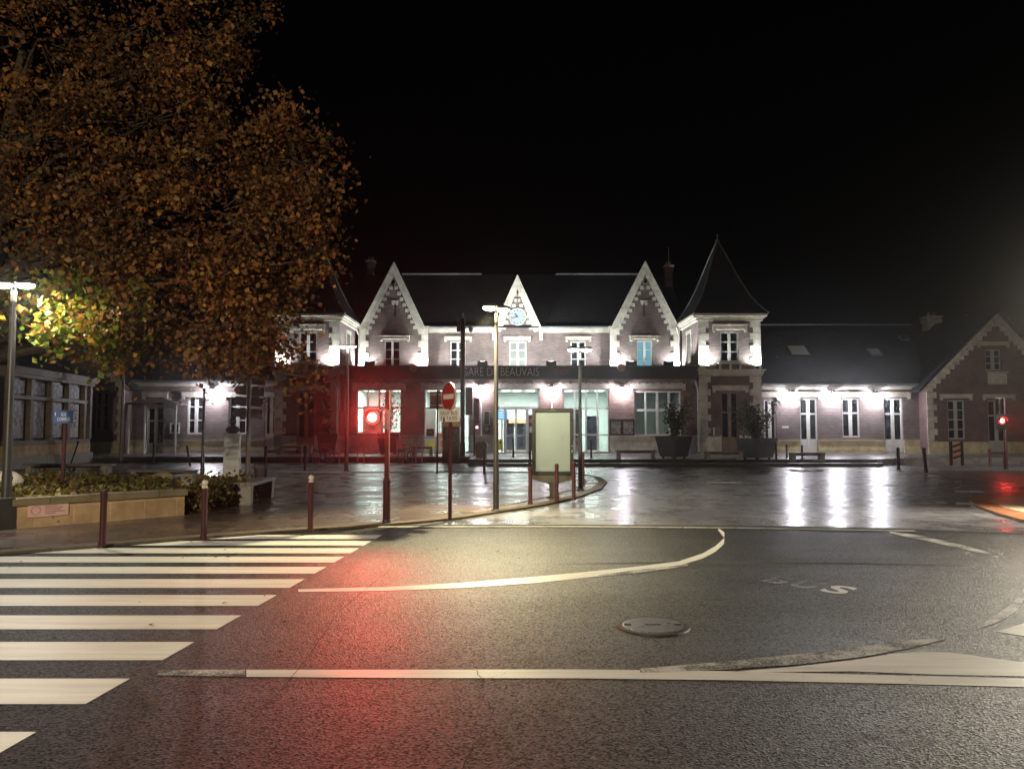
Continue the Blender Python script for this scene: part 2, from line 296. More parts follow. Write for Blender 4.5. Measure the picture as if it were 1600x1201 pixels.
# ------------------------------------------------------------------ mesh builder
class MB:
    def __init__(s): s.v = []; s.f = []; s.mi = []
    def add(s, vs, fs, mi=0):
        o = len(s.v); s.v += [tuple(x) for x in vs]; s.f += [tuple(i + o for i in f) for f in fs]; s.mi += [mi] * len(fs); return s
    def box(s, x0, x1, y0, y1, z0, z1, mi=0):
        v = [(x0, y0, z0), (x1, y0, z0), (x1, y1, z0), (x0, y1, z0), (x0, y0, z1), (x1, y0, z1), (x1, y1, z1), (x0, y1, z1)]
        return s.add(v, [(3, 2, 1, 0), (4, 5, 6, 7), (0, 1, 5, 4), (1, 2, 6, 5), (2, 3, 7, 6), (3, 0, 4, 7)], mi)
    def obox(s, c, hx, hy, hz, m, mi=0):
        """box of half sizes turned by a matrix about its centre"""
        v = [Vector(c) + m @ Vector((a * hx, b * hy, d * hz)) for d in (-1, 1) for a, b in ((-1, -1), (1, -1), (1, 1), (-1, 1))]
        return s.add(v, [(3, 2, 1, 0), (4, 5, 6, 7), (0, 1, 5, 4), (1, 2, 6, 5), (2, 3, 7, 6), (3, 0, 4, 7)], mi)
    def frustum(s, b, t, z0, z1, mi=0):
        """b, t = (x0,x1,y0,y1) at bottom and top"""
        v = [(b[0], b[2], z0), (b[1], b[2], z0), (b[1], b[3], z0), (b[0], b[3], z0), (t[0], t[2], z1), (t[1], t[2], z1), (t[1], t[3], z1), (t[0], t[3], z1)]
        return s.add(v, [(3, 2, 1, 0), (4, 5, 6, 7), (0, 1, 5, 4), (1, 2, 6, 5), (2, 3, 7, 6), (3, 0, 4, 7)], mi)
    def cyl(s, a, b, r0, r1=None, n=12, mi=0):
        a, b = Vector(a), Vector(b); r1 = r0 if r1 is None else r1
        d = (b - a).normalized(); u = d.orthogonal().normalized(); w = d.cross(u)
        v = []
        for c, r in ((a, r0), (b, r1)):
            for k in range(n):
                t = 2 * PI * k / n; v.append(c + (u * math.cos(t) + w * math.sin(t)) * r)
        f = [(k, (k + 1) % n, n + (k + 1) % n, n + k) for k in range(n)] + [tuple(range(n - 1, -1, -1)), tuple(range(n, 2 * n))]
        return s.add(v, f, mi)
    def tube(s, pts, r, n=8, mi=0):
        pts = [Vector(p) for p in pts]; rr = r if isinstance(r, (list, tuple)) else [r] * len(pts)
        v = []; up = None
        for i, p in enumerate(pts):
            d = (pts[min(i + 1, len(pts) - 1)] - pts[max(i - 1, 0)]).normalized()
            if up is None: up = d.orthogonal().normalized()
            up = (up - d * up.dot(d)).normalized(); w = d.cross(up)
            for k in range(n):
                t = 2 * PI * k / n; v.append(p + (up * math.cos(t) + w * math.sin(t)) * rr[i])
        f = []
        for i in range(len(pts) - 1):
            for k in range(n): f.append((i * n + k, i * n + (k + 1) % n, (i + 1) * n + (k + 1) % n, (i + 1) * n + k))
        f += [tuple(range(n - 1, -1, -1)), tuple(range((len(pts) - 1) * n, len(pts) * n))]
        return s.add(v, f, mi)
    def lathe(s, prof, c=(0, 0, 0), n=16, mi=0, sx=1, sy=1):
        v = []; f = []
        for r, z in prof:
            for k in range(n):
                t = 2 * PI * k / n; v.append((c[0] + r * sx * math.cos(t), c[1] + r * sy * math.sin(t), c[2] + z))
        for i in range(len(prof) - 1):
            for k in range(n): f.append((i * n + k, i * n + (k + 1) % n, (i + 1) * n + (k + 1) % n, (i + 1) * n + k))
        f += [tuple(range(n - 1, -1, -1)), tuple(range((len(prof) - 1) * n, len(prof) * n))]
        return s.add(v, f, mi)
    def ball(s, c, rx, ry=None, rz=None, n=12, mi=0):
        ry = rx if ry is None else ry; rz = rx if rz is None else rz; m = max(6, n // 2)
        return s.lathe([(max(1e-4, math.sin(PI * i / m)) , -rz * math.cos(PI * i / m)) for i in range(m + 1)], c, n, mi, rx, ry)
    def prism(s, poly, holes=(), y0=0.0, y1=0.2, mi=0):
        """outline in x,z (with rectangular holes x0,x1,z0,z1) given thickness along y"""
        bm = bmesh.new(); es = []
        for loop in [list(poly)] + [[(h[0], h[2]), (h[1], h[2]), (h[1], h[3]), (h[0], h[3])] for h in holes]:
            vs = [bm.verts.new((p[0], y0, p[1])) for p in loop]
            es += [bm.edges.new((vs[i], vs[(i + 1) % len(vs)])) for i in range(len(vs))]
        r = bmesh.ops.triangle_fill(bm, use_beauty=True, use_dissolve=False, edges=es)
        fs = [g for g in r['geom'] if isinstance(g, bmesh.types.BMFace)]
        e = bmesh.ops.extrude_face_region(bm, geom=fs)
        bmesh.ops.translate(bm, vec=(0, y1 - y0, 0), verts=[g for g in e['geom'] if isinstance(g, bmesh.types.BMVert)])
        bmesh.ops.recalc_face_normals(bm, faces=bm.faces)
        bm.verts.index_update()
        s.add([v.co.copy() for v in bm.verts], [[v.index for v in f.verts] for f in bm.faces], mi); bm.free(); return s
    def slab(s, poly, z0, z1, mi=0):
        """outline in x,y given thickness along z"""
        bm = bmesh.new(); vs = [bm.verts.new((p[0], p[1], z1)) for p in poly]
        es = [bm.edges.new((vs[i], vs[(i + 1) % len(vs)])) for i in range(len(vs))]
        r = bmesh.ops.triangle_fill(bm, use_beauty=True, use_dissolve=False, edges=es)
        fs = [g for g in r['geom'] if isinstance(g, bmesh.types.BMFace)]
        if z1 > z0:
            e = bmesh.ops.extrude_face_region(bm, geom=fs)
            bmesh.ops.translate(bm, vec=(0, 0, z0 - z1), verts=[g for g in e['geom'] if isinstance(g, bmesh.types.BMVert)])
        bmesh.ops.recalc_face_normals(bm, faces=bm.faces)
        if z1 <= z0:
            for f in bm.faces:
                if f.normal.z < 0: f.normal_flip()
        bm.verts.index_update()
        s.add([v.co.copy() for v in bm.verts], [[v.index for v in f.verts] for f in bm.faces], mi); bm.free(); return s
    def build(s, name, mat, parent=None, world=False, smooth=False, loc=None):
        v = s.v
        if world and parent is not None:
            o = Vector((0, 0, 0)); q = parent
            while q is not None: o += q.location; q = q.parent
            v = [(a[0] - o.x, a[1] - o.y, a[2] - o.z) for a in v]
        me = bpy.data.meshes.new(name); me.from_pydata(v, [], s.f); 
        for m in (mat if isinstance(mat, (list, tuple)) else [mat]): me.materials.append(m)
        me.polygons.foreach_set('material_index', s.mi)
        if smooth:
            bm = bmesh.new(); bm.from_mesh(me); bmesh.ops.remove_doubles(bm, verts=bm.verts, dist=1e-5); bm.to_mesh(me); bm.free()
            me.polygons.foreach_set('use_smooth', [True] * len(me.polygons)); 
            try: me.set_sharp_from_angle(angle=R(40))
            except Exception: pass
        me.update()
        ob = bpy.data.objects.new(name, me); COL.objects.link(ob)
        if parent is not None: ob.parent = parent
        if loc is not None: ob.location = loc
        return ob

def tag(o, label, cat, group=None):
    o['label'] = label; o['category'] = cat
    if group: o['group'] = group
    return o
def thing(name, label, cat, loc=(0, 0, 0), rz=0, group=None):
    o = bpy.data.objects.new(name, None); COL.objects.link(o); o.location = loc; o.rotation_euler = (0, 0, rz)
    o.empty_display_size = 0.2
    return tag(o, label, cat, group)
def kind(o, k): o['kind'] = k; return o
def copy_tree(o, parent=None):
    c = o.copy(); COL.objects.link(c)
    if parent is not None: c.parent = parent
    for ch in list(o.children): copy_tree(ch, c)
    return c
def text_mesh(body, size, depth=0.01, align='CENTER', bold=0.0, width=1.0):
    cu = bpy.data.curves.new('lettering', 'FONT'); cu.body = body; cu.size = size; cu.extrude = depth; cu.align_x = align; cu.align_y = 'CENTER'
    cu.offset = bold; cu.space_line = 0.95; cu.resolution_u = 4
    ob = bpy.data.objects.new('lettering', cu); COL.objects.link(ob)
    dg = bpy.context.evaluated_depsgraph_get(); dg.update()
    me = bpy.data.meshes.new_from_object(ob.evaluated_get(dg)); bpy.data.objects.remove(ob); bpy.data.curves.remove(cu)
    return me
def text_obj(name, body, size, mat, parent=None, loc=(0, 0, 0), rot=(PI / 2, 0, 0), depth=0.01, bold=0.0, fit=None):
    me = text_mesh(body, size, depth, 'CENTER', bold)
    xs = [v.co.x for v in me.vertices]; ys = [v.co.y for v in me.vertices]
    if fit:
        cx, cy = (max(xs) + min(xs)) / 2, (max(ys) + min(ys)) / 2; kx = fit[0] / (max(xs) - min(xs)); ky = fit[1] / (max(ys) - min(ys))
        for v in me.vertices: v.co.x = (v.co.x - cx) * kx; v.co.y = (v.co.y - cy) * ky
    me.materials.clear(); me.materials.append(mat)
    ob = bpy.data.objects.new(name, me); COL.objects.link(ob); ob.location = loc; ob.rotation_euler = rot
    if parent is not None: ob.parent = parent
    return ob
def lamp(name, typ, energy, col, parent=None, loc=(0, 0, 0), radius=0.1, spot=None, blend=0.5, aim=None):
    d = bpy.data.lights.new(name, typ); d.energy = energy; d.color = col
    if typ == 'AREA': d.size = radius
    else: d.shadow_soft_size = radius
    if spot: d.spot_size = R(spot); d.spot_blend = blend
    o = bpy.data.objects.new(name, d); COL.objects.link(o); o.location = loc
    if parent is not None: o.parent = parent
    if aim is not None: o.rotation_euler = Vector(aim).to_track_quat('-Z', 'Y').to_euler()
    return o

# ------------------------------------------------------------------ ground
def gp(pts, z=0.0): return [tuple(G(x, y, z)[:2]) for x, y in pts]
PAVE_Z, PLAT_Z = 0.04, 0.32
kind(MB().slab([(-160, -60), (160, -60), (160, 220), (-160, 220)], 0, 0).build('road', M['road']), 'structure')
fr_front = gp([(560, 821), (900, 821), (1150, 823), (1430, 828), (1640, 836), (2000, 846)])
far = [(-60, fr_front[0][1] + 0.3), (-8, fr_front[0][1] + 0.2)] + fr_front + [(60, fr_front[-1][1] - 1), (60, 58), (-60, 58)]
kind(MB().slab(far, 0.004, 0.004).build('forecourt_road', M['wetroad']), 'structure')
# pale gutter stones and the dark joint behind them
gs = MB()
g0 = [(590, 822.5), (760, 822), (900, 822), (1150, 824), (1430, 829)]
for (a, b) in zip(g0[:-1], g0[1:]):
    n = 6
    for k in range(n):
        x0 = a[0] + (b[0] - a[0]) * (k + 0.02) / n; x1 = a[0] + (b[0] - a[0]) * (k + 0.98) / n
        y0 = a[1] + (b[1] - a[1]) * k / n; y1 = a[1] + (b[1] - a[1]) * (k + 1) / n
        p = gp([(x0, y0 + 2.2), (x1, y1 + 2.2), (x1, y1 + 0.2), (x0, y0 + 0.2)]); gs.slab(p, 0.0, 0.012)
kind(gs.build('gutter_kerb', M['kerb_pale']), 'structure')
kind(MB().slab(gp([(590, 822), (900, 821.6), (1150, 823.6), (1430, 828.6), (1640, 836.6), (1640, 834), (1430, 826), (1150, 820.8), (900, 819.6), (590, 820)]), 0.008, 0.008).build('gutter', M['crack']), 'structure')
pf = [(-420, 890), (-200, 877), (0, 863), (160, 851), (318, 838), (440, 829), (560, 821.5), (640, 816), (720, 808), (790, 797), (850, 788), (905, 775), (938, 763), (948, 753), (938, 745), (905, 739)]
pback = [(800, 738), (430, 738), (0, 738), (-600, 738)]
pave = gp(pf + pback, PAVE_Z)
kind(MB().slab(pave, 0.005, PAVE_Z).build('pavement', M['pave']), 'structure')
# kerb stones round the pavement edge
kb = MB(); kp = gp(pf, PAVE_Z)
def inset(pts, d):
    out = []
    for i, p in enumerate(pts):
        a = Vector(pts[max(i - 1, 0)]); b = Vector(pts[min(i + 1, len(pts) - 1)]); t = (b - a).normalized()
        out.append((p[0] - t.y * d, p[1] + t.x * d))
    return out
ki = inset(kp, 0.26); ko = inset(kp, -0.02)
kb.slab(ko + ki[::-1], 0.006, PAVE_Z + 0.008)
kind(kb.build('kerb', M['kerb']), 'structure')
kb = MB(); ki2 = inset(kp, 0.75)[8:]; ko2 = inset(kp, 0.62)[8:]
kb.slab(ko2 + ki2[::-1], PAVE_Z, PAVE_Z + 0.004); kind(kb.build('pavement_edging', M['kerb']), 'structure')
kind(MB().slab(gp([(425, 738.6), (838, 738.6), (838, 736.6), (425, 736.6)], PAVE_Z), PAVE_Z, PAVE_Z + 0.008).build('back_kerb', M['kerb_pale']), 'structure')
kind(MB().slab(gp([(425, 764), (432, 765), (549, 737.4), (543, 737.4)], PAVE_Z), PAVE_Z, PAVE_Z + 0.006).build('paving_strip', M['kerb']), 'structure')
# station platform in front of the building and its steps
YL, YR = 40.0, 36.6
xs = X(735, 38.5); xe = X(1368, YR)
kind(MB().slab([(-70, YL), (xs, YL), (xs, YR), (xe, YR), (xe + 3, 38.6), (70, 38.6), (70, 62), (-70, 62)], 0.006, PLAT_Z).build('station_terrace', [M['platform']]), 'structure')
st = MB(); st.slab([(xs + 0.9, YR - 0.003), (xe - 0.1, YR - 0.003), (xe - 0.1, YR - 0.85), (xs + 0.9, YR - 0.85)], 0.006, 0.165)
kind(st.build('terrace_step', M['platform']), 'structure')
rs = MB(); rs.box(xs + 0.9, xe - 0.1, YR - 0.856, YR - 0.852, 0.01, 0.13).box(xs + 0.02, xe - 0.02, YR - 0.008, YR - 0.004, 0.17, 0.275).box(-40, xs, YL - 0.008, YL - 0.004, 0.01, 0.25)
kind(rs.build('step_risers', M['riser']), 'structure')
# right hand traffic island and pale crossing
kind(MB().slab(gp([(1515, 781), (1518, 776), (1528, 772), (1560, 769.5), (1640, 767), (1760, 768), (1760, 850), (1690, 832), (1600, 812), (1560, 801), (1532, 791), (1519, 785)], 0.06), 0.005, 0.06).build('traffic_island', M['ochre']), 'structure')
kind(MB().slab(gp([(1545, 781), (1570, 776), (1640, 773), (1760, 774), (1760, 838), (1690, 821), (1610, 802), (1570, 793)], 0.065), 0.06, 0.065).build('island_paving', M['cream']), 'structure')
kind(MB().slab(gp([(1432, 737.5), (1600, 736.5), (1800, 737), (1800, 768), (1640, 760), (1565, 752.5), (1500, 745)], 0.012), 0.005, 0.012).build('crossing_paving', M['cream']), 'structure')

# ------------------------------------------------------------------ road markings
def mark(name, pts, mat, z=0.004): return kind(MB().slab(gp(pts, z), z, z).build(name, mat), 'structure')
zb = [4.05, 5.0, 5.93, 6.83, 7.72, 8.58, 9.42, 10.2, 10.95, 11.68, 12.36]
kerbline = gp([(-420, 890), (-200, 877), (0, 863), (160, 851), (318, 838), (440, 829), (560, 821.5), (640, 816)])
def kerb_x(y):
    for a, b in zip(kerbline[:-1], kerbline[1:]):
        if a[1] <= y <= b[1]: return a[0] + (b[0] - a[0]) * (y - a[1]) / (b[1] - a[1])
    return -14.0
zm = MB()
for y in zb:
    w = 0.50 if y < 9 else 0.46
    xr = lambda q: -2.75 + 0.0735 * (q - 4.54)
    y1 = y + w
    xl0, xl1 = max(-14, kerb_x(y) + 0.05), max(-14, kerb_x(y1) + 0.05)
    zm.slab([(xl0, y), (xr(y), y), (xr(y1), y1), (xl1, y1)], 0.004, 0.004)
kind(zm.build('zebra_crossing', M['zebra']), 'structure')
def band(name, c, w, mat, z=0.004):
    """painted line along centre pixels c with half height w pixels"""
    up = [(x, y - (w[i] if isinstance(w, list) else w)) for i, (x, y) in enumerate(c)]; dn = [(x, y + (w[i] if isinstance(w, list) else w)) for i, (x, y) in enumerate(c)]
    return mark(name, dn + up[::-1], mat, z)
band('stop_line', [(385, 1051), (640, 1052), (900, 1052), (1150, 1055), (1400, 1061), (1760, 1070)], [5.5, 6.5, 7, 7, 6.5, 6.5], M['line'])
band('stop_line_end', [(246, 1050), (300, 1050.5), (383, 1051)], [4, 5, 5.5], M['line_worn'])
band('curved_line', [(466, 922), (600, 919.5), (720, 914), (840, 905), (930, 896), (1000, 888), (1060, 880), (1098, 868), (1118, 857), (1131, 845), (1132, 836), (1122, 826)], [2.2, 2.8, 4, 5, 4.5, 4, 3.4, 4, 4.5, 4.5, 4.5, 2], M['line'])
band('branch_line', [(935, 899), (1000, 891.5), (1075, 882.5)], [1.2, 2.4, 1.6], M['line_worn'], 0.006)
band('side_line', [(1390, 830.5), (1440, 840), (1500, 853), (1560, 869)], [1.5, 3, 3, 2], M['line_worn'])
band('edge_curve', [(1000, 1047), (1120, 1040), (1250, 1029), (1350, 1017), (1420, 1006), (1475, 997)], [3, 6, 8, 8, 6, 1.5], M['line_worn'], 0.006)
band('edge_curve_far', [(1528, 980), (1553, 968), (1572, 957), (1590, 943), (1602, 925), (1605, 905)], [1.5, 6, 8, 10, 9, 6], M['line_worn'], 0.006)
mark('chevron', [(1140, 1049), (1240, 1041), (1330, 1031), (1400, 1020), (1440, 1017), (1490, 1019), (1560, 1029), (1640, 1038), (1760, 1050), (1760, 1062), (1600, 1056), (1460, 1053), (1330, 1048), (1230, 1049)], M['line'])
mark('chevron_far', [(1556, 986), (1600, 973), (1760, 962), (1760, 1000), (1600, 993)], M['line'])
for (a, b, y, h) in ((1375, 1443, 757.5, 1.1), (1492, 1512, 767.5, 1.3), (1514, 1537, 767.5, 1.6), (1462, 1478, 784.5, 1.0), (1494, 1516, 786.5, 1.4), (1105, 1160, 753.5, 0.8)):
    band('lane_dash', [(a, y), (b, y + 0.6)], h, M['line'], 0.009)
c0, c1 = G(1218, 906), G(1311, 921)
for ch, tt, mt in (('B', 0.0, 'line_gone'), ('U', 0.48, 'line_gone'), ('S', 1.0, 'line')):
    o = text_obj('road_letter', ch, 0.6, M[mt], None, depth=0, bold=0.016, fit=(0.27, 0.47)); q = c0.lerp(c1, tt)
    o.location = (q.x, q.y, 0.004); o.rotation_euler = (0, 0, R(-46)); kind(o, 'structure')
# seams and cracks in the tarmac
def crackline(name, pts, w=2.0, jit=1.5):
    out = []
    for a, b in zip(pts[:-1], pts[1:]):
        n = 9
        for k in range(n): out.append((a[0] + (b[0] - a[0]) * k / n + random.uniform(-jit, jit), a[1] + (b[1] - a[1]) * k / n + random.uniform(-jit, jit) * 0.6))
    out.append(pts[-1])
    L = [(x - w * random.uniform(0.1, 0.7), y) for x, y in out]; Rr = [(x + w * random.uniform(0.1, 0.7), y) for x, y in out]
    m = MB()
    for i in range(len(out) - 1):
        m.slab(gp([L[i], Rr[i], Rr[i + 1], L[i + 1]], 0.008), 0.008, 0.008)
    return kind(m.build(name, M['crack']), 'structure')
crackline('tarmac_seam', [(610, 890), (575, 917), (530, 955), (466, 1046), (400, 1120), (325, 1185)], 1.2, 1.0)
crackline('tarmac_crack', [(740, 1045), (756, 1062), (748, 1080), (772, 1112), (758, 1140), (735, 1170), (715, 1215)], 1.7, 3.5)
crackline('tarmac_crack', [(756, 1062), (790, 1050)], 1.0, 2)
mark('tarmac_patch', [(860, 881), (1000, 878), (1200, 877.5), (1350, 879), (1520, 884), (1350, 881.5), (1200, 880.5), (1040, 880.5)], M['crack'], 0.002)

# manhole cover
mc = G(1020, 979); mr = 55 / 1200 * mc.y
mh = thing('manhole_cover', 'round grey cast iron manhole cover set in the wet asphalt', 'manhole cover', (mc.x, mc.y, 0))
MB().lathe([(mr * 0.86, 0.0), (mr * 0.86, 0.016), (mr * 0.80, 0.02), (0.0005, 0.021)], n=48).build('lid', M['iron'], mh)
rg = MB(); prof = [(mr * 0.89, 0.0), (mr * 0.89, 0.014), (mr * 1.0, 0.014), (mr * 1.03, 0.0)]
rg.lathe(prof, n=48); rg.f = rg.f[:-2]; rg.mi = rg.mi[:-2]; rg.build('frame', M['iron_dark'], mh)
MB().box(-0.07, 0.07, -0.02, 0.02, 0.019, 0.0225).build('key_slot', M['crack'], mh)
for s in (-1, 1): MB().box(s * mr * 0.7 - 0.03, s * mr * 0.7 + 0.03, -0.03, 0.03, 0.017, 0.0225).build('key_slot', M['crack'], mh)

# brightness of the lamps of the place
FLOOD_T, FLOOD_G, FLOOD_C, WALL_E, HALL = 420, 650, 2450, 255, 4.6
LAMP_L, LAMP_C, LAMP_F, LAMP_B, LAMP_R, LAMP_E, RED_E = 850, 4600, 170, 7900, 4600, 1100, 470
SKY, EXPO, HAZE = 0.015, 0.35, 0.0014
# ------------------------------------------------------------------ the railway station
YH, YT, YG, YM, YW, YE = 45.8, 45.4, 49.8, 50.3, 46.5, 45.6
ST = thing('station_building', 'long brick railway station with two spired corner towers, lit gables and low side wings', 'railway station', (0.3, 46, PLAT_Z))
def part(mb, name, mat, smooth=False): return mb.build(name, mat, ST, world=True, smooth=smooth)
def window(x0, x1, z0, z1, Y, cols=2, splits=(0.5,), frame='white', pane='glass_dark', name='window', mid=0.15, ft=0.075, panel=0.0, mull=0.06, pane_label=None, par=None, sub=True):
    """frame set back in its opening, panes behind it; panel = solid share at the foot"""
    par = par or ST
    m = MB(); ya, yb = Y + 0.10, Y + 0.18
    zp = z0 + (z1 - z0) * panel
    m.box(x0, x0 + ft, ya, yb, z0, z1).box(x1 - ft, x1, ya, yb, z0, z1).box(x0 + ft, x1 - ft, ya, yb, z1 - ft, z1).box(x0 + ft, x1 - ft, ya, yb, z0, z0 + ft)
    w = x1 - x0
    for k in range(1, cols):
        h = mid / 2 if (cols % 2 == 0 and k == cols // 2) else mull / 2
        xc = x0 + w * k / cols; m.box(xc - h, xc + h, ya - 0.012, yb - 0.005, z0 + ft, z1 - ft)
    for sfrac in splits:
        zc = z1 - (z1 - zp) * sfrac; h = mull / 2 + (0.02 if len(splits) == 1 else 0)
        m.box(x0 + ft, x1 - ft, ya + 0.004, yb - 0.01, zc - h, zc + h)
    if panel: m.box(x0 + ft, x1 - ft, ya + 0.008, yb - 0.015, z0 + ft, zp)
    f = m.build(name, M[frame], par, world=True)
    MB().box(x0 + 0.02, x1 - 0.02, Y + 0.145, Y + 0.153, zp + 0.02, z1 - 0.02).build('pane', M[pane], f, world=True) if True else None
    return f
def winpx(px0, px1, py0, py1, Y, **k): return window(X(px0, Y), X(px1, Y), Z(py1, Y), Z(py0, Y), Y, **k)
def hole(px0, px1, py0, py1, Y): return (X(px0, Y), X(px1, Y), Z(py1, Y), Z(py0, Y))
def rect(x0, x1, z0, z1): return [(x0, z0), (x1, z0), (x1, z1), (x0, z1)]
def wallpx(px0, px1, ztop, holes, Y, mat, z0=PLAT_Z - 0.1, th=0.35, name='wall'):
    return part(MB().prism(rect(X(px0, Y), X(px1, Y), z0, ztop), [hole(*h, Y) for h in holes], Y, Y + th), name, M[mat])
def lintel(px0, px1, py0, py1, Y, name='lintel', out=0.10, mat='trim'):
    m = MB(); x0, x1, z0, z1 = X(px0, Y), X(px1, Y), Z(py1, Y), Z(py0, Y)
    m.box(x0, x1, Y - out, Y - 0.002, z0, z1).box(x0 - 0.03, x1 + 0.03, Y - out - 0.05, Y - 0.003, z1, z1 + 0.05)
    for s, xx in ((1, x0), (-1, x1)): m.box(min(xx, xx + s * 0.16), max(xx, xx + s * 0.16), Y - out + 0.01, Y - 0.004, z0 - 0.12, z0)
    return part(m, name, M[mat])
def quoin(x0, x1, z0, z1, Y, left=True, right=True, h=0.36, name='quoin', mat='stone', th=0.045):
    """corner stones, alternate courses longer"""
    m = MB(); n = int((z1 - z0) / h); k = (z1 - z0) / max(n, 1)
    for i in range(n):
        e = 0.20 if i % 2 else 0.0
        m.box(x0 - (e if left else 0), x1 + (e if right else 0), Y - th, Y - 0.003, z0 + i * k, z0 + (i + 1) * k - 0.012)
    return part(m, name, M[mat])
def plinth(px0, px1, gaps, Y, py=687, mat='plinth', name='plinth', z0=PLAT_Z):
    zt = Z(py, Y); cur = X(px0, Y)
    for a, b in list(gaps) + [(px1, px1)]:
        xa = X(a, Y)
        if xa - cur > 0.03:
            part(MB().box(cur, xa, Y - 0.06, Y - 0.002, z0, zt - 0.06).box(cur, xa, Y - 0.10, Y - 0.002, zt - 0.06, zt).box(cur, xa, Y - 0.11, Y - 0.061, z0, z0 + 0.22), name, M[mat])
        cur = X(b, Y)

# --- hall: ground floor front under the dark canopy band
zsoff = Z(598, YH); zroof = Z(585, YH)
H_OPEN = [(557, 627, 608, 677, YH), (663, 734, 608, 707.0, YH), (777, 843, 608, 707.0, YH), (880, 952, 608, 707.0, YH), (991, 1064, 611, 680, YH)]
wallpx(531, 1096, zroof, [h[:4] for h in H_OPEN], YH, 'brick_hall')
plinth(531, 1092, [(662, 735), (776, 844), (879, 953)], YH, 680, 'stone')
winpx(557, 627, 608, 677, YH, cols=4, splits=(0.42,), frame='white', pane='glass', mid=0.10, mull=0.09)
winpx(663, 734, 608, 707, YH, cols=3, splits=(0.30,), frame='white', pane='glass', name='glazed_bay', mull=0.07)
winpx(880, 952, 608, 707, YH, cols=4, splits=(0.30, 0.72), frame='white', pane='glass', name='glazed_bay', mid=0.10, mull=0.09)
winpx(991, 1064, 611, 680, YH, cols=4, splits=(0.43,), frame='white', pane='glass', mid=0.14, mull=0.10)
# entrance: glass fanlight, white portal, two sliding leaves
ex0, ex1, ez0, ez1 = hole(777, 843, 608, 707, YH)
em = MB(); zt = Z(637, YH)
em.box(ex0, ex0 + 0.06, YH + 0.1, YH + 0.2, ez0, ez1).box(ex1 - 0.06, ex1, YH + 0.1, YH + 0.2, ez0, ez1).box(ex0 + 0.06, ex1 - 0.06, YH + 0.1, YH + 0.2, ez1 - 0.06, ez1)
em.box(ex0 + 0.06, ex1 - 0.06, YH + 0.06, YH + 0.24, zt - 0.1, zt + 0.08)
for px in (788.5, 824.5): em.box(X(px, YH) - 0.06, X(px, YH) + 0.06, YH + 0.08, YH + 0.18, ez0, zt - 0.1)
ent = part(em, 'entrance', M['white'])
MB().box(ex0 + 0.06, ex1 - 0.06, YH + 0.145, YH + 0.153, zt + 0.08, ez1 - 0.06).build('fanlight_pane', M['glass'], ent, world=True)
for a, b in ((790, 806.3), (806.7, 823)):
    xa, xb = X(a, YH), X(b, YH); dm = MB()
    dm.box(xa, xa + 0.05, YH + 0.2, YH + 0.24, ez0, zt - 0.1).box(xb - 0.05, xb, YH + 0.2, YH + 0.24, ez0, zt - 0.1).box(xa + 0.05, xb - 0.05, YH + 0.2, YH + 0.24, ez0, ez0 + 0.1).box(xa + 0.05, xb - 0.05, YH + 0.2, YH + 0.24, ez0 + 0.98, ez0 + 1.03)
    dm.build('door_leaf', M['white'], ent, world=True)
# stone lintels over the bays and the weathered cornice under the canopy
for a, b in ((551, 633), (657, 741), (771, 849), (874, 958), (985, 1071)): lintel(a, b, 599.5, 607, YH, out=0.12)
cn = MB(); xl, xr = X(540, 45.6), X(1089, 45.6)
zb0 = Z(600, YH)
for k, (o, a, b) in enumerate(((0.16, 0.0, 0.14), (0.28, 0.14, 0.24), (0.42, 0.24, 0.36))): cn.box(xl + 0.05 * (3 - k), xr - 0.05 * (3 - k), YH - o, YH - 0.004, zb0 + a, zb0 + b)
for k in range(46):
    xx = xl + 0.3 + k * (xr - xl - 0.6) / 45; cn.box(xx - 0.06, xx + 0.06, YH - 0.26, YH - 0.165, zb0 + 0.02, zb0 + 0.138)
part(cn, 'cornice', M['weathered'])
YF = 45.1; zf0, zf1 = Z(590.5, YF), Z(573, YF)
fm = MB(); fm.box(xl, xr, YF, YH - 0.006, zf0, zf1).box(xl - 0.04, xr + 0.04, YF - 0.05, YF + 0.12, zf1, zf1 + 0.07).box(xl - 0.03, xr + 0.03, YF - 0.03, YF - 0.002, zf0 - 0.05, zf0 + 0.04)
for k in range(12): xx = xl + 1.0 + k * (xr - xl - 2.0) / 11; fm.box(xx - 0.05, xx + 0.05, YF - 0.02, YF - 0.003, zf0 + 0.05, zf1 - 0.002)
part(fm, 'canopy_band', M['fascia'])
MB().box(X(1090, YF) - 0.55, X(1090, YF), YF + 0.1, YT + 0.3, zf1 + 0.07, zf1 + 0.12).build('canopy_end_cap', M['zinc'], ST, world=True)
for px in (645, 970.5):
    c = P(px, 574.5, YF); r = 0.24
    mm = MB(); mm.cyl((c.x, YF - 0.07, c.z), (c.x, YF + 0.02, c.z), r, r, 20).cyl((c.x, YF - 0.09, c.z), (c.x, YF - 0.07, c.z), r * 0.72, r * 0.72, 20)
    part(mm, 'medallion', M['ochre'])
part(MB().box(xl, xr, YH, YM + 0.2, zroof, zroof + 0.08), 'hall_roof', M['zinc'])
# interior of the hall, seen through the glass
hi = MB(); hx0, hx1 = X(548, YH), X(1078, YH); hz1 = Z(607, YH)
YI0, YI1 = YH + 0.36, YH + 5.2
part(MB().box(hx0, hx1, YI0, YI1, PLAT_Z + 0.01, PLAT_Z + 0.03), 'hall_floor', M['hallfloor'])
part(MB().box(hx0, hx1, YI0, YI1, hz1 + 0.02, hz1 + 0.06), 'hall_ceiling', M['hallroof'])
hw = MB().box(hx0, hx1, YI1, YI1 + 0.1, PLAT_Z, hz1)
for px in (548, 652, 968, 1078): hw.box(X(px, YH), X(px, YH) + 0.1, YI0, YI1, PLAT_Z, hz1)
part(hw, 'hall_wall', M['hallwall'])
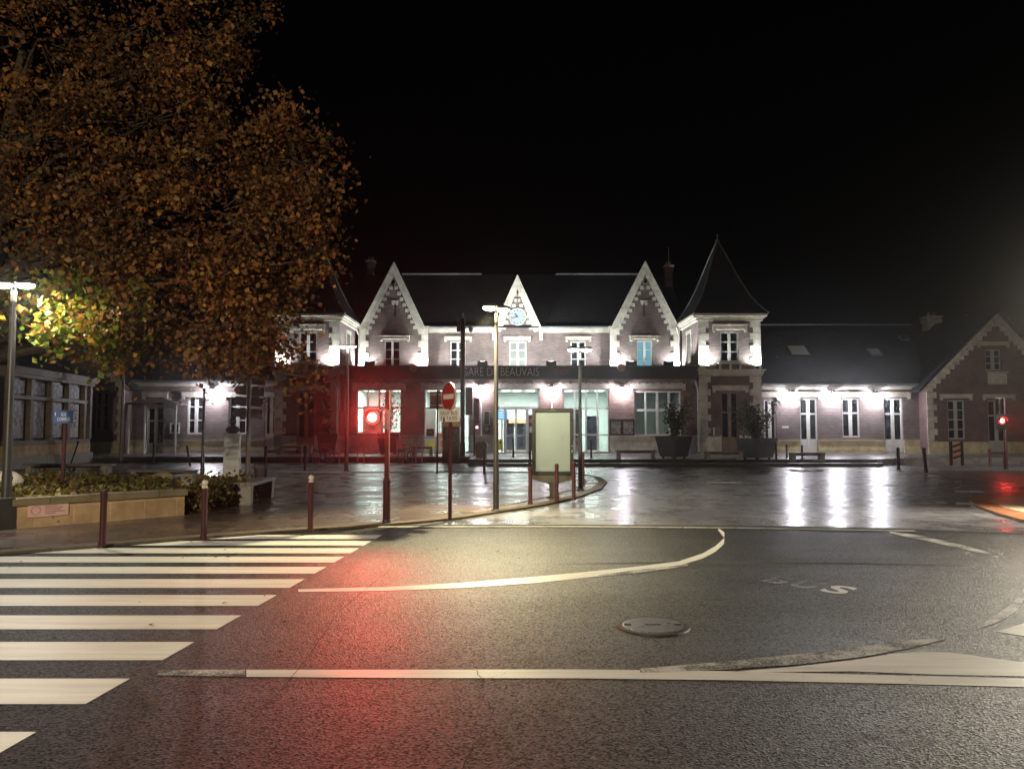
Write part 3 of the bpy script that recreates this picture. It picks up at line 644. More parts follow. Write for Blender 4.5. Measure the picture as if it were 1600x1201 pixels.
# back doors and counters on the far wall
for a, b, t in ((790, 803, 655), (806, 822, 660), (690, 715, 640), (893, 906, 640), (915, 935, 650)):
    part(MB().box(X(a, YI1), X(b, YI1), YI1 - 0.06, YI1 - 0.003, PLAT_Z + 0.03, Z(t, YI1)), 'back_doorway', M['glass_dark'])
part(MB().box(X(795, YI1), X(822, YI1), YI1 - 0.3, YI1 - 0.08, Z(661, YI1), Z(655, YI1)), 'counter_top', M['wood'])
part(MB().box(X(580, YI1), X(640, YI1), YI1 - 0.5, YI1 - 0.2, PLAT_Z + 0.03, PLAT_Z + 1.1), 'counter', M['wood'])
for px in (570, 595, 618, 672, 692, 713, 790, 808, 830, 890, 915, 940): part(MB().box(X(px, 47) - 0.25, X(px, 47) + 0.25, 46.9 + 0.5, 46.9 + 1.7, hz1 - 0.03, hz1 + 0.015), 'hall_light_panel', M['tube'])
for px, e in ((592, 75), (698, 80), (810, 80), (916, 62), (1028, 3)): lamp('hall_ceiling_light', 'AREA', e * HALL, (0.94, 1.0, 0.98), ST, (X(px, 48) - 0.3, 2.0, hz1 - 0.08 - PLAT_Z), 1.4)
part(MB().box(X(561, 46.6), X(566, 46.6), 46.6, 46.7, Z(672, 46.6), Z(655, 46.6)).box(X(573, 46.6), X(577, 46.6), 46.6, 46.7, Z(672, 46.6), Z(656, 46.6)), 'hall_banner', M['tube'])

# --- set back upper storey
zT = zroof + 0.08; zE = Z(514, YM)
wallpx(660, 962, zE, [(703, 727, 533, 575), (795.5, 822.5, 533, 575), (892, 916, 533, 575)], YM, 'brick', z0=zT)
winpx(703, 727, 533, 575, YM, cols=2, splits=(0.33, 0.66))
winpx(795.5, 822.5, 533, 575, YM, cols=2, splits=(0.33, 0.66), pane='glass_dim')
winpx(892, 916, 533, 575, YM, cols=2, splits=(0.33, 0.66))
for a, b in ((694, 737), (787, 829), (884, 924)): lintel(a, b, 527, 531.5, YM, out=0.22)
for a, b in ((667, 770), (846, 955)):
    ev = MB(); ev.box(X(a, YM), X(b, YM), YM - 0.28, YM - 0.003, zE - 0.12, zE + 0.06).box(X(a, YM), X(b, YM), YM - 0.16, YM - 0.004, zE - 0.26, zE - 0.12)
    part(ev, 'eaves_cornice', M['trim'])
    part(MB().cyl((X(a, YM), YM - 0.36, zE + 0.08), (X(b, YM), YM - 0.36, zE + 0.08), 0.08, 0.08, 10), 'gutter', M['zinc'])
# main roof
YR0, zR = 55.0, Z(429, 55.0)
rx0, rx1 = X(548, 51), X(1068, 51)
rm = MB(); rm.add([(rx0, YM - 0.3, zE + 0.04), (rx1, YM - 0.3, zE + 0.04), (rx1, YR0, zR), (rx0, YR0, zR), (rx1, YR0 + 4.7, zE), (rx0, YR0 + 4.7, zE)], [(0, 1, 2, 3), (3, 2, 4, 5), (0, 3, 5), (1, 4, 2)])
part(rm, 'main_roof', M['slate'])
for a, b in ((627, 752), (869, 1002)): part(MB().box(X(a, YR0), X(b, YR0), YR0 - 0.1, YR0 + 0.1, zR - 0.03, zR + 0.08), 'roof_ridge', M['zinc'])
# --- gables (two pavilions and the small clock gable)
def gable(pxa, pxb, apex, eave, pl, pr, Y, hol, teeth=9, cop=0.30, back=53.2, wall_z0=None, label=None):
    xa, xb = X(pl, Y), X(pr, Y); za = Z(eave, Y); ax, az = P(apex[0], apex[1], Y).x, P(apex[0], apex[1], Y).z
    xe0, xe1 = X(pxa, Y), X(pxb, Y)
    z0 = zT if wall_z0 is None else wall_z0
    part(MB().prism([(xa, z0), (xb, z0), (xb, za), (xe1, za), (ax, az - 0.2), (xe0, za), (xa, za)], hol, Y, Y + 0.3), 'gable_wall', M['brick'])
    # stone coping on both slopes
    m = MB()
    for sx, ex in ((-1, xe0), (1, xe1)):
        d = Vector((ax - ex, az - za)); L = d.length; d /= L; nrm = Vector((-d.y, d.x)) * (1 if sx < 0 else -1)   # outward
        q = [Vector((ex, za)) - d * 0.15 + nrm * 0.10, Vector((ax, az)) + nrm * 0.0 + Vector((0, 0.22)), Vector((ax, az)) - Vector((0, cop * 1.3)), Vector((ex, za)) - nrm * cop - d * 0.15]
        m.prism([(p.x, p.y) for p in q], (), Y - 0.10, Y + 0.34)
        q2 = [Vector((ex, za)) - d * 0.2 + nrm * 0.22, Vector((ax, az)) + Vector((0, 0.5)), Vector((ax, az)) + Vector((0, 0.24)), Vector((ex, za)) - d * 0.2 + nrm * 0.105]
        m.prism([(p.x, p.y) for p in q2], (), Y - 0.16, Y + 0.3)
        for k in range(teeth):
            t = (k + 0.6) / (teeth + 0.4); c = Vector((ex, za)).lerp(Vector((ax, az)), t) - nrm * (cop + 0.07)
            m.box(c.x - 0.12, c.x + 0.12, Y - 0.07, Y - 0.004, c.y - 0.13, c.y + 0.1)
    part(m, 'gable_coping', M['stone'])
    r = MB(); bk = back
    r.add([(xe0 - 0.15, Y + 0.3, za), (ax, Y + 0.3, az + 0.2), (ax, bk, az + 0.2), (xe0 - 0.15, bk, za)], [(0, 1, 2, 3)])
    r.add([(xe1 + 0.15, Y + 0.3, za), (ax, Y + 0.3, az + 0.2), (ax, bk, az + 0.2), (xe1 + 0.15, bk, za)], [(3, 2, 1, 0)])
    part(r, 'gable_roof', M['slate'])
    return xa, xb, za
for (pxa, pxb, ap, pl, pr, wa, wb, pane) in ((566, 658, (616, 421), 560, 668, 599.5, 624.5, 'glass_dark'), (961, 1057, (1008, 420), 954, 1064, 996, 1020.5, 'glass_blue')):
    Y = YG
    xa, xb, za = gable(pxa, pxb, ap, 513, pl, pr, Y, [hole(wa, wb, 532, 575, Y), hole(ap[0] - 1.1, ap[0] + 1.1, 475, 494, Y)], teeth=10)
    winpx(wa, wb, 532, 575, Y, cols=2, splits=(0.33, 0.66), pane=pane, frame='greyframe' if pane == 'glass_dark' else 'white')
    MB().box(X(ap[0] - 1.4, Y), X(ap[0] + 1.4, Y), Y + 0.2, Y + 0.22, Z(496, Y), Z(473, Y)).build('slit_window', M['kioskdark'], ST, world=True)
    lintel(ap[0] - 23, ap[0] + 23, 525.5, 530, Y, out=0.24)
    lintel(ap[0] - 5, ap[0] + 5, 471, 473.5, Y, out=0.12)
    quoin(xa - 0.01, xa + 0.42, zT, za, Y, left=False); quoin(xb - 0.42, xb + 0.01, zT, za, Y, right=False)
    for a_, b_ in ((xa - 0.1, xa + 0.55), (xb - 0.55, xb + 0.1)): part(MB().box(a_, b_, Y - 0.14, Y - 0.002, za - 0.05, za + 0.13), 'kneeler', M['trim'])
    part(MB().box(xa + 0.01, xa + 0.25, Y + 0.31, YM + 0.3, zT, za - 0.05).box(xb - 0.25, xb - 0.01, Y + 0.31, YM + 0.3, zT, za - 0.05), 'gable_return', M['brick'])
# clock gable: a wall dormer flush with the set back front
cxa, cxb = X(773, YM - 0.05), X(844, YM - 0.05)
gable(776, 841, (808.5, 441), 513, 774, 843, YM - 0.06, [], teeth=8, cop=0.34, back=54, wall_z0=zE - 0.45)
m = MB()
for px in (772, 845): c = P(px, 520, YM); m.box(c.x - 0.12, c.x + 0.12, YM - 0.3, YM - 0.002, c.z - 0.5, c.z + 0.25).box(c.x - 0.16, c.x + 0.16, YM - 0.36, YM - 0.003, c.z + 0.25, c.z + 0.34)
part(m, 'console', M['stone'])

# --- the two corner towers
def tower(p0, p1, mirror):
    Y = YT; x0, x1 = X(p0, Y), X(p1, Y); zc0, zc1 = Z(584, Y), Z(579, Y); ze = Z(497, Y); depth = 4.6
    pc = (p0 + p1) / 2
    hol = [(pc - 14, pc + 14.5, 518.5, 565), (pc - 15, pc + 13, 612, 706.5)]
    part(MB().prism(rect(x0, x1, zc1 - 0.1, ze), [hole(*hol[0], Y)], Y, Y + 0.35), 'tower_wall', M['brick'])
    part(MB().prism(rect(x0, x1, PLAT_Z - 0.1, zc1 - 0.102), [hole(*hol[1], Y)], Y, Y + 0.35), 'tower_base_wall', M['brick_dark'])
    sw = MB()
    # inner side wall carries a window, the outer and back walls are plain
    sx = x0 if not mirror else x1
    for xx, inner in ((x0, not mirror), (x1, mirror)):
        a, b = (xx, xx + 0.3) if xx == x0 else (xx - 0.3, xx)
        sw.box(a, b, Y + 0.352, Y + depth, PLAT_Z, ze)
    sw.box(x0 + 0.3, x1 - 0.3, Y + depth - 0.3, Y + depth, PLAT_Z, ze)
    part(sw, 'tower_side_wall', M['brick'])
    ys0, ys1, za, zb = Y + 1.9, Y + 2.9, Z(566, Y + 2), Z(520, Y + 2)
    s = 1 if mirror else -1
    wm = MB(); xs0 = sx + s * 0.03
    wm.box(min(sx, xs0 + s * 0.03), max(sx, xs0 + s * 0.03), ys0 - 0.16, ys1 + 0.16, zb, zb + 0.2).box(min(sx + s * 0.003, xs0), max(sx + s * 0.003, xs0), ys0 - 0.1, ys0, za, zb).box(min(sx + s * 0.003, xs0), max(sx + s * 0.003, xs0), ys1, ys1 + 0.1, za, zb)
    wf = part(wm, 'side_window', M['trim'])
    MB().box(min(sx + s * 0.003, sx + s * 0.012), max(sx + s * 0.003, sx + s * 0.012), ys0, ys1, za, zb).build('pane', M['glass_dark'], wf, world=True)
    winpx(*hol[0], Y, cols=2, splits=(0.33, 0.66), frame='greyframe', mid=0.17)
    winpx(*hol[1], Y, cols=2, splits=(0.45,), frame='browndoor', pane='glass_dark', name='tower_door', mid=0.2, panel=0.25, ft=0.10)
    lintel(pc - 27, pc + 27, 508, 515, Y, out=0.16)
    lintel(pc - 28, pc + 28, 603.5, 610, Y, out=0.12)
    # string course, top cornice
    m = MB(); m.box(x0 - 0.12, x1 + 0.12, Y - 0.22, Y - 0.002, zc0, zc1).box(x0 - 0.06, x1 + 0.06, Y - 0.12, Y - 0.003, zc0 - 0.12, zc0).box(x0 - 0.2, x1 + 0.2, Y - 0.45, Y - 0.002, zc1, zc1 + 0.06)
    for xx, s2 in ((x0, -1), (x1, 1)): m.box(min(xx, xx + s2 * 0.12), max(xx, xx + s2 * 0.12), Y, Y + depth, zc0, zc1)
    part(m, 'string_course', M['trim'])
    m = MB()
    for o, a, b in ((0.14, -0.16, 0.0), (0.26, 0.0, 0.10), (0.36, 0.10, 0.24)):
        m.box(x0 - o, x1 + o, Y - o, Y + depth + o, ze + a, ze + b)
    part(m, 'tower_cornice', M['trim'])
    # flared spire
    cx, cy = (x0 + x1) / 2, Y + depth / 2; hx, hy = (x1 - x0) / 2 + 0.40, depth / 2 + 0.40; zs = ze + 0.245; zt = Z(377, cy)
    lv = [(0, 1.0), (0.06, 0.90), (0.14, 0.78), (0.25, 0.645), (0.4, 0.50), (0.55, 0.375), (0.7, 0.26), (0.85, 0.14), (0.95, 0.05), (1.0, 0.012)]
    vs = []; fs = []
    for t, k in lv:
        z = zs + (zt - zs) * t; vs += [(cx - hx * k, cy - hy * k, z), (cx + hx * k, cy - hy * k, z), (cx + hx * k, cy + hy * k, z), (cx - hx * k, cy + hy * k, z)]
    for i in range(len(lv) - 1):
        for k in range(4): fs.append((i * 4 + k, i * 4 + (k + 1) % 4, i * 4 + 4 + (k + 1) % 4, i * 4 + 4 + k))
    sp = part(MB().add(vs, fs), 'spire', M['slate'])
    hipm = MB()
    for k in range(4): hipm.tube([Vector(vs[i * 4 + k]) + Vector((0, 0, 0.02)) for i in range(len(lv))], 0.055, 6)
    hipm.build('hip_flashing', M['zinc'], sp, world=True)
    MB().lathe([(0.1, 0), (0.13, 0.1), (0.03, 0.2), (0.02, 0.5)], (cx, cy, zt - 0.05), 8).build('finial', M['zinc'], sp, world=True)
    # corner stones
    quoin(x0 - 0.02, x0 + 0.42, zc1 + 0.06, ze - 0.16, Y, left=False); quoin(x1 - 0.42, x1 + 0.02, zc1 + 0.06, ze - 0.16, Y, right=False)
    quoin(x0 - 0.02, x0 + 0.48, PLAT_Z, zc0 - 0.13, Y, left=False, mat='trim'); quoin(x1 - 0.48, x1 + 0.02, PLAT_Z, zc0 - 0.13, Y, right=False, mat='trim')
    zl = Z(680, Y); part(MB().box(x0 + 0.48, X(pc - 15, Y), Y - 0.05, Y - 0.002, PLAT_Z, zl), 'plinth', M['stone']); part(MB().box(X(pc + 13, Y), x1 - 0.48, Y - 0.05, Y - 0.002, PLAT_Z, zl), 'plinth', M['stone'])
    # little balustrade under the upper window
    b = MB(); bx0, bx1, bz1 = X(pc - 17, Y), X(pc + 17, Y), Z(566.5, Y)
    b.box(bx0 - 0.06, bx1 + 0.06, Y - 0.22, Y - 0.003, bz1 - 0.08, bz1)
    for xx in (bx0, (bx0 + bx1) / 2 - 0.06, bx1 - 0.12): b.box(xx, xx + 0.12, Y - 0.18, Y - 0.004, zc1 + 0.06, bz1 - 0.08)
    part(b, 'balustrade', M['trim'])
    return x0, x1, zc1
TL = tower(429, 529, True); TR = tower(1093, 1190, False)
# --- side wings
def wing(pa, pb, openings, zpy, ridge_py, lint):
    Y = YW; ze = Z(zpy, Y)
    wallpx(pa, pb, ze, [o[:4] for o in openings], Y, 'brick')
    gaps = []
    for o in openings:
        a, b, t, bt, nm, kw = o
        winpx(a, b, t, bt, Y, name=nm, **kw)
        if bt > 695: gaps.append((a, b))
    plinth(pa, pb, gaps, Y, 687)
    for a, b in lint: lintel(a, b, 613.5, 620.5, Y, out=0.10)
    x0, x1 = X(pa, Y), X(pb, Y)
    m = MB(); m.box(x0, x1, Y - 0.35, Y - 0.002, ze - 0.02, ze + 0.12).box(x0, x1, Y - 0.14, Y - 0.003, ze - 0.16, ze - 0.02)
    part(m, 'eaves_cornice', M['trim'])
    part(MB().cyl((x0, Y - 0.42, ze + 0.13), (x1, Y - 0.42, ze + 0.13), 0.09, 0.09, 10), 'gutter', M['zinc'])
    yr = Y + 6.0; zr = Z(ridge_py, yr)
    part(MB().add([(x0, Y - 0.4, ze + 0.13), (x1, Y - 0.4, ze + 0.13), (x1 + 2.5, yr, zr), (x0 - 2.5, yr, zr), (x1 + 2.5, yr + 6.3, ze), (x0 - 2.5, yr + 6.3, ze)], [(0, 1, 2, 3), (3, 2, 4, 5)]), 'wing_roof', M['slate'])
    part(MB().box(x0 - 2.5, x1 + 2.5, yr - 0.1, yr + 0.1, zr - 0.02, zr + 0.07), 'roof_ridge', M['zinc'])
    return x0, x1, ze, yr, zr
D = dict(cols=2, splits=(0.38,), mid=0.2, ft=0.09)
RW = wing(1188, 1443, [(1194, 1213, 624, 706.5, 'wing_door', dict(D, panel=0.2)), (1250, 1277.5, 622, 706.5, 'wing_door', dict(D, panel=0.24)), (1316, 1343.5, 622, 683, 'window', dict(D)), (1381, 1410.5, 622, 706.5, 'wing_door', dict(D, panel=0.24))], 604.5, 508, [(1186, 1218), (1245, 1283), (1309, 1348), (1375, 1423)])
LW = wing(190, 436, [(230, 256, 636, 706, 'wing_door', dict(D, panel=0.2, frame='greyframe')), (293, 318.5, 614.5, 678, 'window', dict(D, splits=(0.33, 0.66))), (357, 385, 614.5, 678, 'window', dict(D, splits=(0.33, 0.66))), (414, 432.5, 616, 704, 'wing_door', dict(D, panel=0.3))], 599, 512, [(222, 262), (284, 327), (349, 393), (406, 434)])
# skylights and chimneys
def skylight(px, py, w, h, mat):
    Y0, z0, Y1, z1 = YW - 0.4, RW[2] + 0.13, RW[3], RW[4]
    best = min((abs(Z(py, Y0 + (Y1 - Y0) * t) - (z0 + (z1 - z0) * t)), t) for t in [i / 400 for i in range(401)])[1]
    yy = Y0 + (Y1 - Y0) * best; zz = z0 + (z1 - z0) * best; a = math.atan2(z1 - z0, Y1 - Y0)
    mt = Matrix.Rotation(a, 3, 'X'); c = Vector((X(px, yy), yy, zz)) + mt @ Vector((0, 0, 0.05))
    f = part(MB().obox(c, w / 2, h / 2, 0.06, mt), 'skylight', M['zinc'])
    MB().obox(c + mt @ Vector((0, 0, 0.064)), w / 2 - 0.09, h / 2 - 0.09, 0.004, mt).build('pane', M[mat], f, world=True)
skylight(1249, 549, 1.25, 1.3, 'hallroof'); skylight(1369, 551, 0.75, 0.8, 'greyframe'); skylight(1415, 529, 0.55, 0.6, 'slate')
def chimney(px, py0, py1, w, Y, mat='brick_dark'):
    x, z0, z1 = X(px, Y), Z(py1, Y), Z(py0, Y)
    c = part(MB().box(x - w / 2, x + w / 2, Y - w / 2, Y + w / 2, z0 - 1.2, z1).box(x - w / 2 - 0.07, x + w / 2 + 0.07, Y - w / 2 - 0.07, Y + w / 2 + 0.07, z1 - 0.3, z1 - 0.12), 'chimney', M[mat])
    MB().box(x - w / 2 - 0.1, x + w / 2 + 0.1, Y - w / 2 - 0.1, Y + w / 2 + 0.1, z1, z1 + 0.12).build('chimney_cap', M['concrete'], c, world=True)
    for s in (-1, 1): MB().cyl((x + s * w * 0.22, Y, z1 + 0.12), (x + s * w * 0.22, Y, z1 + 0.4), 0.1, 0.085, 10).build('chimney_pot', M['ochre'], c, world=True)
    return c
chimney(1047, 418, 470, 0.5, 54.0); chimney(577, 410, 470, 0.5, 56.0); chimney(1460, 497, 512, 0.85, 52.6, 'concrete')
c = P(1044.5, 386, 54.0); part(MB().cyl((c.x, 54.0, Z(425, 54)), (c.x, 54.0, c.z), 0.03, 0.02, 8), 'aerial', M['zinc'])
# --- gabled end houses
def endhouse(pa, pb, eave, apex, openings, lint, right=True):
    Y = YE; x0, x1 = X(pa, Y), X(pb, Y); ze = Z(eave, Y); ap = P(apex[0], apex[1], Y)
    part(MB().prism([(x0, PLAT_Z - 0.1), (x1, PLAT_Z - 0.1), (x1, ze), (ap.x, ap.z), (x0, ze)], [hole(*o[:4], Y) for o in openings], Y, Y + 0.35), 'end_gable_wall', M['brick_dark'])
    for a, b, t, bt, nm, kw in openings: winpx(a, b, t, bt, Y, name=nm, **kw)
    for l in lint: lintel(*l, Y, out=0.10)
    plinth(pa, pb, [(o[0], o[1]) for o in openings if o[3] > 688], Y, 690)
    if right: quoin(x0 - 0.02, x0 + 0.36, PLAT_Z, ze - 0.1, Y, left=False)
    else: quoin(x1 - 0.36, x1 + 0.02, PLAT_Z, ze - 0.1, Y, right=False)
    m = MB(); r = MB(); n = 15
    for ex, s in ((x0, -1), (x1, 1)):
        a, b = Vector((ex, ze)), Vector((ap.x, ap.z)); d = (b - a).normalized(); nr = Vector((-d.y, d.x)) * (1 if s < 0 else -1)
        m.prism([(p.x, p.y) for p in (a - d * 0.5 + nr * 0.05, b + Vector((0, 0.07)), b - Vector((0, 0.34)), a - d * 0.5 - nr * 0.26)], (), Y - 0.06, Y - 0.002)
        for k in range(n):
            c = a.lerp(b, (k + 0.5) / n) - nr * 0.36; m.box(c.x - 0.16, c.x + 0.16, Y - 0.05, Y - 0.004, c.y - 0.14, c.y + 0.16)
        q = [a - d * 0.75 + nr * 0.06, b + Vector((0, 0.08)), b + Vector((0, 0.24)), a - d * 0.75 + nr * 0.18]
        r.prism([(p.x, p.y) for p in q], (), Y - 0.35, Y + 12)
    part(m, 'barge_stones', M['stone']); part(r, 'end_house_roof', M['slate'])
    part(MB().box(x0, x0 + 0.3, Y + 0.36, Y + 11, PLAT_Z, ze), 'end_house_side_wall', M['brick_dark']); part(MB().box(x1 - 0.3, x1, Y + 0.36, Y + 11, PLAT_Z, ze), 'end_house_side_wall', M['brick_dark'])
W4 = dict(cols=2, splits=(0.25, 0.5, 0.75), mid=0.2, ft=0.08, frame='greyframe')
endhouse(1449, 1662, 600, (1555.5, 489), [(1481, 1508, 625, 686, 'window', W4), (1544, 1572, 625, 706, 'end_door', dict(D, frame='greyframe', panel=0.22)), (1543, 1568, 545.5, 578.5, 'window', dict(W4, splits=(0.33, 0.66)))], [(1469, 1519, 617, 622), (1536, 1586, 617, 622), (1530, 1580, 535, 540)])
part(MB().box(X(1545, YE), X(1575, YE), YE - 0.05, YE - 0.002, Z(600, YE), Z(583, YE)).box(X(1543, YE), X(1577, YE), YE - 0.1, YE - 0.003, Z(582, YE), Z(580.5, YE)), 'sill_panel', M['trim'])
endhouse(-20, 194, 597, (87, 486), [(148, 168.5, 612, 673, 'window', dict(W4, splits=(0.33, 0.66))), (70, 96, 612, 673, 'window', dict(W4, splits=(0.33, 0.66)))], [(142, 176, 604, 610)], right=False)
part(MB().box(X(170, YE), X(182, YE), YE - 0.06, YE - 0.002, Z(674, YE), Z(611, YE)), 'shutter', M['shutter'])
chimney(1521, 500, 512, 1.0, 54, 'concrete')
# down pipes
def downpipe(px, py0, Y, py1=706):
    m = MB(); x, z0, z1 = X(px, Y), Z(py1, Y), Z(py0, Y); r = 0.055
    m.tube([(x - 0.2, Y - 0.34, z1 + 0.1), (x - 0.1, Y - 0.2, z1 - 0.15), (x, Y - 0.09, z1 - 0.4), (x, Y - 0.09, z0 + 0.1), (x, Y - 0.18, z0)], r, 10)
    for k in range(4): zz = z0 + 0.5 + k * (z1 - z0 - 1) / 3; m.cyl((x, Y - 0.09, zz), (x, Y - 0.09, zz + 0.06), r + 0.015, r + 0.015, 10)
    return part(m, 'downpipe', M['greyframe'], True)
downpipe(1444, 602, YW - 0.12); downpipe(1090.5, 598, YT - 0.02); downpipe(202, 600, YW - 0.12); downpipe(526.5, 598, YT - 0.02); downpipe(1062, 515, YG, 580); downpipe(560, 515, YG, 580)

# --- things fixed to the station
ck = P(808.5, 495, YM - 0.06); CK = thing('station_clock', 'round white station clock lit from behind in the small central gable', 'clock', (ck.x, YM - 0.06, ck.z))
r = 13.0 / 1200 * YM
m = MB(); prof = [(r * 0.93, 0.0), (r * 0.95, 0.16), (r * 1.06, 0.16), (r * 1.08, 0.0)]
m.lathe(prof, n=40); m.f = m.f[:-2]; m.mi = m.mi[:-2]; o = m.build('rim', M['trim'], CK); o.rotation_euler = (PI / 2, 0, 0)
m = MB().lathe([(r * 0.945, 0.0), (r * 0.945, 0.06), (0.001, 0.062)], n=40); o = m.build('dial', M['clockface'], CK); o.rotation_euler = (PI / 2, 0, 0)
m = MB()
for k in range(12):
    a = 2 * PI * k / 12; mt = Matrix.Rotation(-a, 3, 'Y'); m.obox(mt @ Vector((0, -0.068, r * 0.78)), 0.022, 0.003, r * 0.075, mt)
m.build('hour_marks', M['ink'], CK)
for nm, ang, ln, w in (('hour_hand', 321, 0.52, 0.04), ('minute_hand', 258, 0.80, 0.03)):
    mt = Matrix.Rotation(R(ang), 3, 'Y'); MB().obox(mt @ Vector((0, -0.078 if nm[0] == 'h' else -0.086, r * ln * 0.42)), w, 0.003, r * ln * 0.55, mt).build(nm, M['ink'], CK)
sg = P(782, 580.6, YF); SG = thing('station_sign', 'pale capital lettering GARE DE BEAUVAIS on the dark canopy band', 'sign', (sg.x, YF - 0.035, sg.z))
text_obj('lettering', 'GARE DE BEAUVAIS', 0.6, M['letters'], SG, (0, 0, 0), depth=0.02, bold=-0.012, fit=((842 - 722) / 1200 * YF, 12.8 / 1200 * YF))
lg = P(877, 581, YF); LG = thing('rail_logo', 'dim red rail company logo on the dark canopy band', 'logo sign', (lg.x, YF - 0.03, lg.z))
text_obj('lettering', 'SNCF', 0.4, M['letters_red'], LG, (0, -0.012, 0), depth=0.015, bold=0.01, fit=(0.92, 0.30))
m = MB(); m.prism([(-0.62, -0.27), (0.45, -0.27), (0.6, 0.0), (0.5, 0.27), (-0.5, 0.27), (-0.6, 0.05)], (), 0, 0.02); m.build('plate', plain('logo_plate', (0.035, 0.016, 0.018), 0.45), LG)
# floodlights
def flood(px, py, Y, dy, aim, energy, label, spot=None, housing=True, box=False):
    p = P(px, py, Y); t = thing('floodlight', label, 'floodlight', (p.x, Y - dy, p.z), 0, 'floodlights aimed up the station front')
    m = MB(); 
    if box: m.box(-0.30, 0.30, -0.10, 0.10, -0.14, 0.12)
    else: m.frustum((-0.09, 0.09, -0.07, 0.07), (-0.14, 0.14, -0.11, 0.11), -0.12, 0.02)
    m.box(-0.03, 0.03, -0.03, 0.03, -0.22, -0.12); m.build('housing', M['black'], t)
    h = 0.125 if box else 0.03
    MB().box(-0.12, 0.12, -0.085, 0.085, h - 0.004, h + 0.008).build('lens', M['flood'], t)
    lamp('beam', 'SPOT', energy, (0.94, 1.0, 0.965), t, (0, 0, h + 0.06), 0.07, spot or 150, 0.6, aim)
    return t
for i, (px, lb) in enumerate(((439, 'white floodlight on the outer ledge corner of the left tower'), (519, 'white floodlight on the inner ledge corner of the left tower'), (1103, 'white floodlight on the inner ledge corner of the right tower'), (1181, 'white floodlight on the outer ledge corner of the right tower'))):
    flood(px, 572, YT, 0.30, (0, 0.18, 1), FLOOD_T, lb, 178)
for px, lb in ((567, 'floodlight at the left foot of the left lit gable'), (660, 'floodlight at the right foot of the left lit gable'), (961, 'floodlight at the left foot of the right lit gable'), (1057, 'floodlight at the right foot of the right lit gable')):
    flood(px, 575, YG, 0.30, (0, 0.15, 1), FLOOD_G, lb, 178)
for px, e, am, lb in ((577, 0.30, (-0.75, 0.75, 1.0), 'dark box floodlight on the canopy below the left gable'), (754, 1.0, (0, 1, 0.62), 'dark box floodlight on the canopy above the lettering'), (861, 1.0, (0, 1, 0.62), 'dark box floodlight on the canopy beside the red logo'), (986, 0.07, (0, 1, 0.8), 'dark box floodlight on the canopy below the cyan window'), (1045, 0.35, (0.75, 0.75, 1.0), 'dark box floodlight at the right end of the canopy')):
    flood(px, 567.5, 45.35, 0, am, FLOOD_C * e, lb, 110 if am[0] == 0 else 70, box=True)
# wall lamps
def walllamp(px, py, Y, energy, label, conduit=None, group='wall lamps along the station front'):
    p = P(px, py, Y); t = thing('wall_lamp', label, 'wall lamp', (p.x, Y, p.z), 0, group)
    MB().lathe([(0.02, 0.20), (0.10, 0.16), (0.19, 0.06), (0.20, 0.03), (0.17, 0.035), (0.02, 0.13)], (0, -0.34, 0), 16).build('shade', M['zinc'], t, smooth=True)
    MB().ball((0, -0.34, -0.02), 0.125, n=14).build('globe', M['lamp_cool'], t, smooth=True)
    MB().tube([(0, -0.01, 0.05), (0, -0.18, 0.2), (0, -0.34, 0.2)], 0.02, 8).cyl((0, -0.03, 0.05), (0, -0.002, 0.05), 0.07, 0.07, 12).build('bracket', M['zinc'], t)
    if conduit:
        z = Z(conduit, Y) - p.z; MB().cyl((0, -0.06, z), (0, -0.06, -0.02), 0.05, 0.05, 10).build('conduit', M['white'], t)
    lamp('bulb', 'POINT', energy, (0.92, 0.91, 1.0), t, (0, -0.40, -0.20), 0.06)
    return t
walllamp(752, 604, YH, WALL_E * 0.75, 'bright wall lamp on the brick pier left of the entrance', 681)
walllamp(862, 606, YH, WALL_E * 0.75, 'bright wall lamp on the brick pier right of the entrance', 681)
walllamp(971, 606.5, YH, WALL_E * 0.75, 'bright wall lamp above the two framed notice boards')
walllamp(1234.5, 614, YW, WALL_E * 1.1, 'white wall lamp between tower and first door of the low wing')
walllamp(1300, 614.5, YW, WALL_E * 1.1, 'white wall lamp left of the single wing window, between two doors')
walllamp(1365.5, 615.5, YW, WALL_E * 1.1, 'white wall lamp farthest along the low wing, before its last door')
walllamp(333.5, 609, YW, WALL_E * 1.5, 'white wall lamp on the wing behind the fingerpost')
# notice boards, boxes and panels on the wall
def board(px0, px1, py0, py1, Y, label, frame='black', sheet='poster3', name='notice_board', cat='notice board', group=None):
    p = P((px0 + px1) / 2, (py0 + py1) / 2, Y); w, h = (px1 - px0) / 1200 * Y / 2, (py1 - py0) / 1200 * Y / 2
    t = thing(name, label, cat, (p.x, Y, p.z), 0, group); m = MB(); f = 0.07
    m.box(-w, w, -0.07, -0.002, h - f, h).box(-w, w, -0.07, -0.002, -h, -h + f).box(-w, -w + f, -0.07, -0.002, -h + f, h - f).box(w - f, w, -0.07, -0.002, -h + f, h - f)
    m.build('frame', M[frame], t); MB().box(-w + f, w - f, -0.04, -0.003, -h + f, h - f).build('sheet', M[sheet], t); return t
board(953, 971.5, 655, 679.5, YH, 'black framed notice board under the wall lamp, left one of the pair', group='framed notice boards')
board(972, 991, 655, 679.5, YH, 'black framed notice board next to the wide dark window, right one of the pair', group='framed notice boards')
board(756, 765.5, 664.5, 675.5, YH, 'small black framed notice under the grey wall cabinet', sheet='poster2')
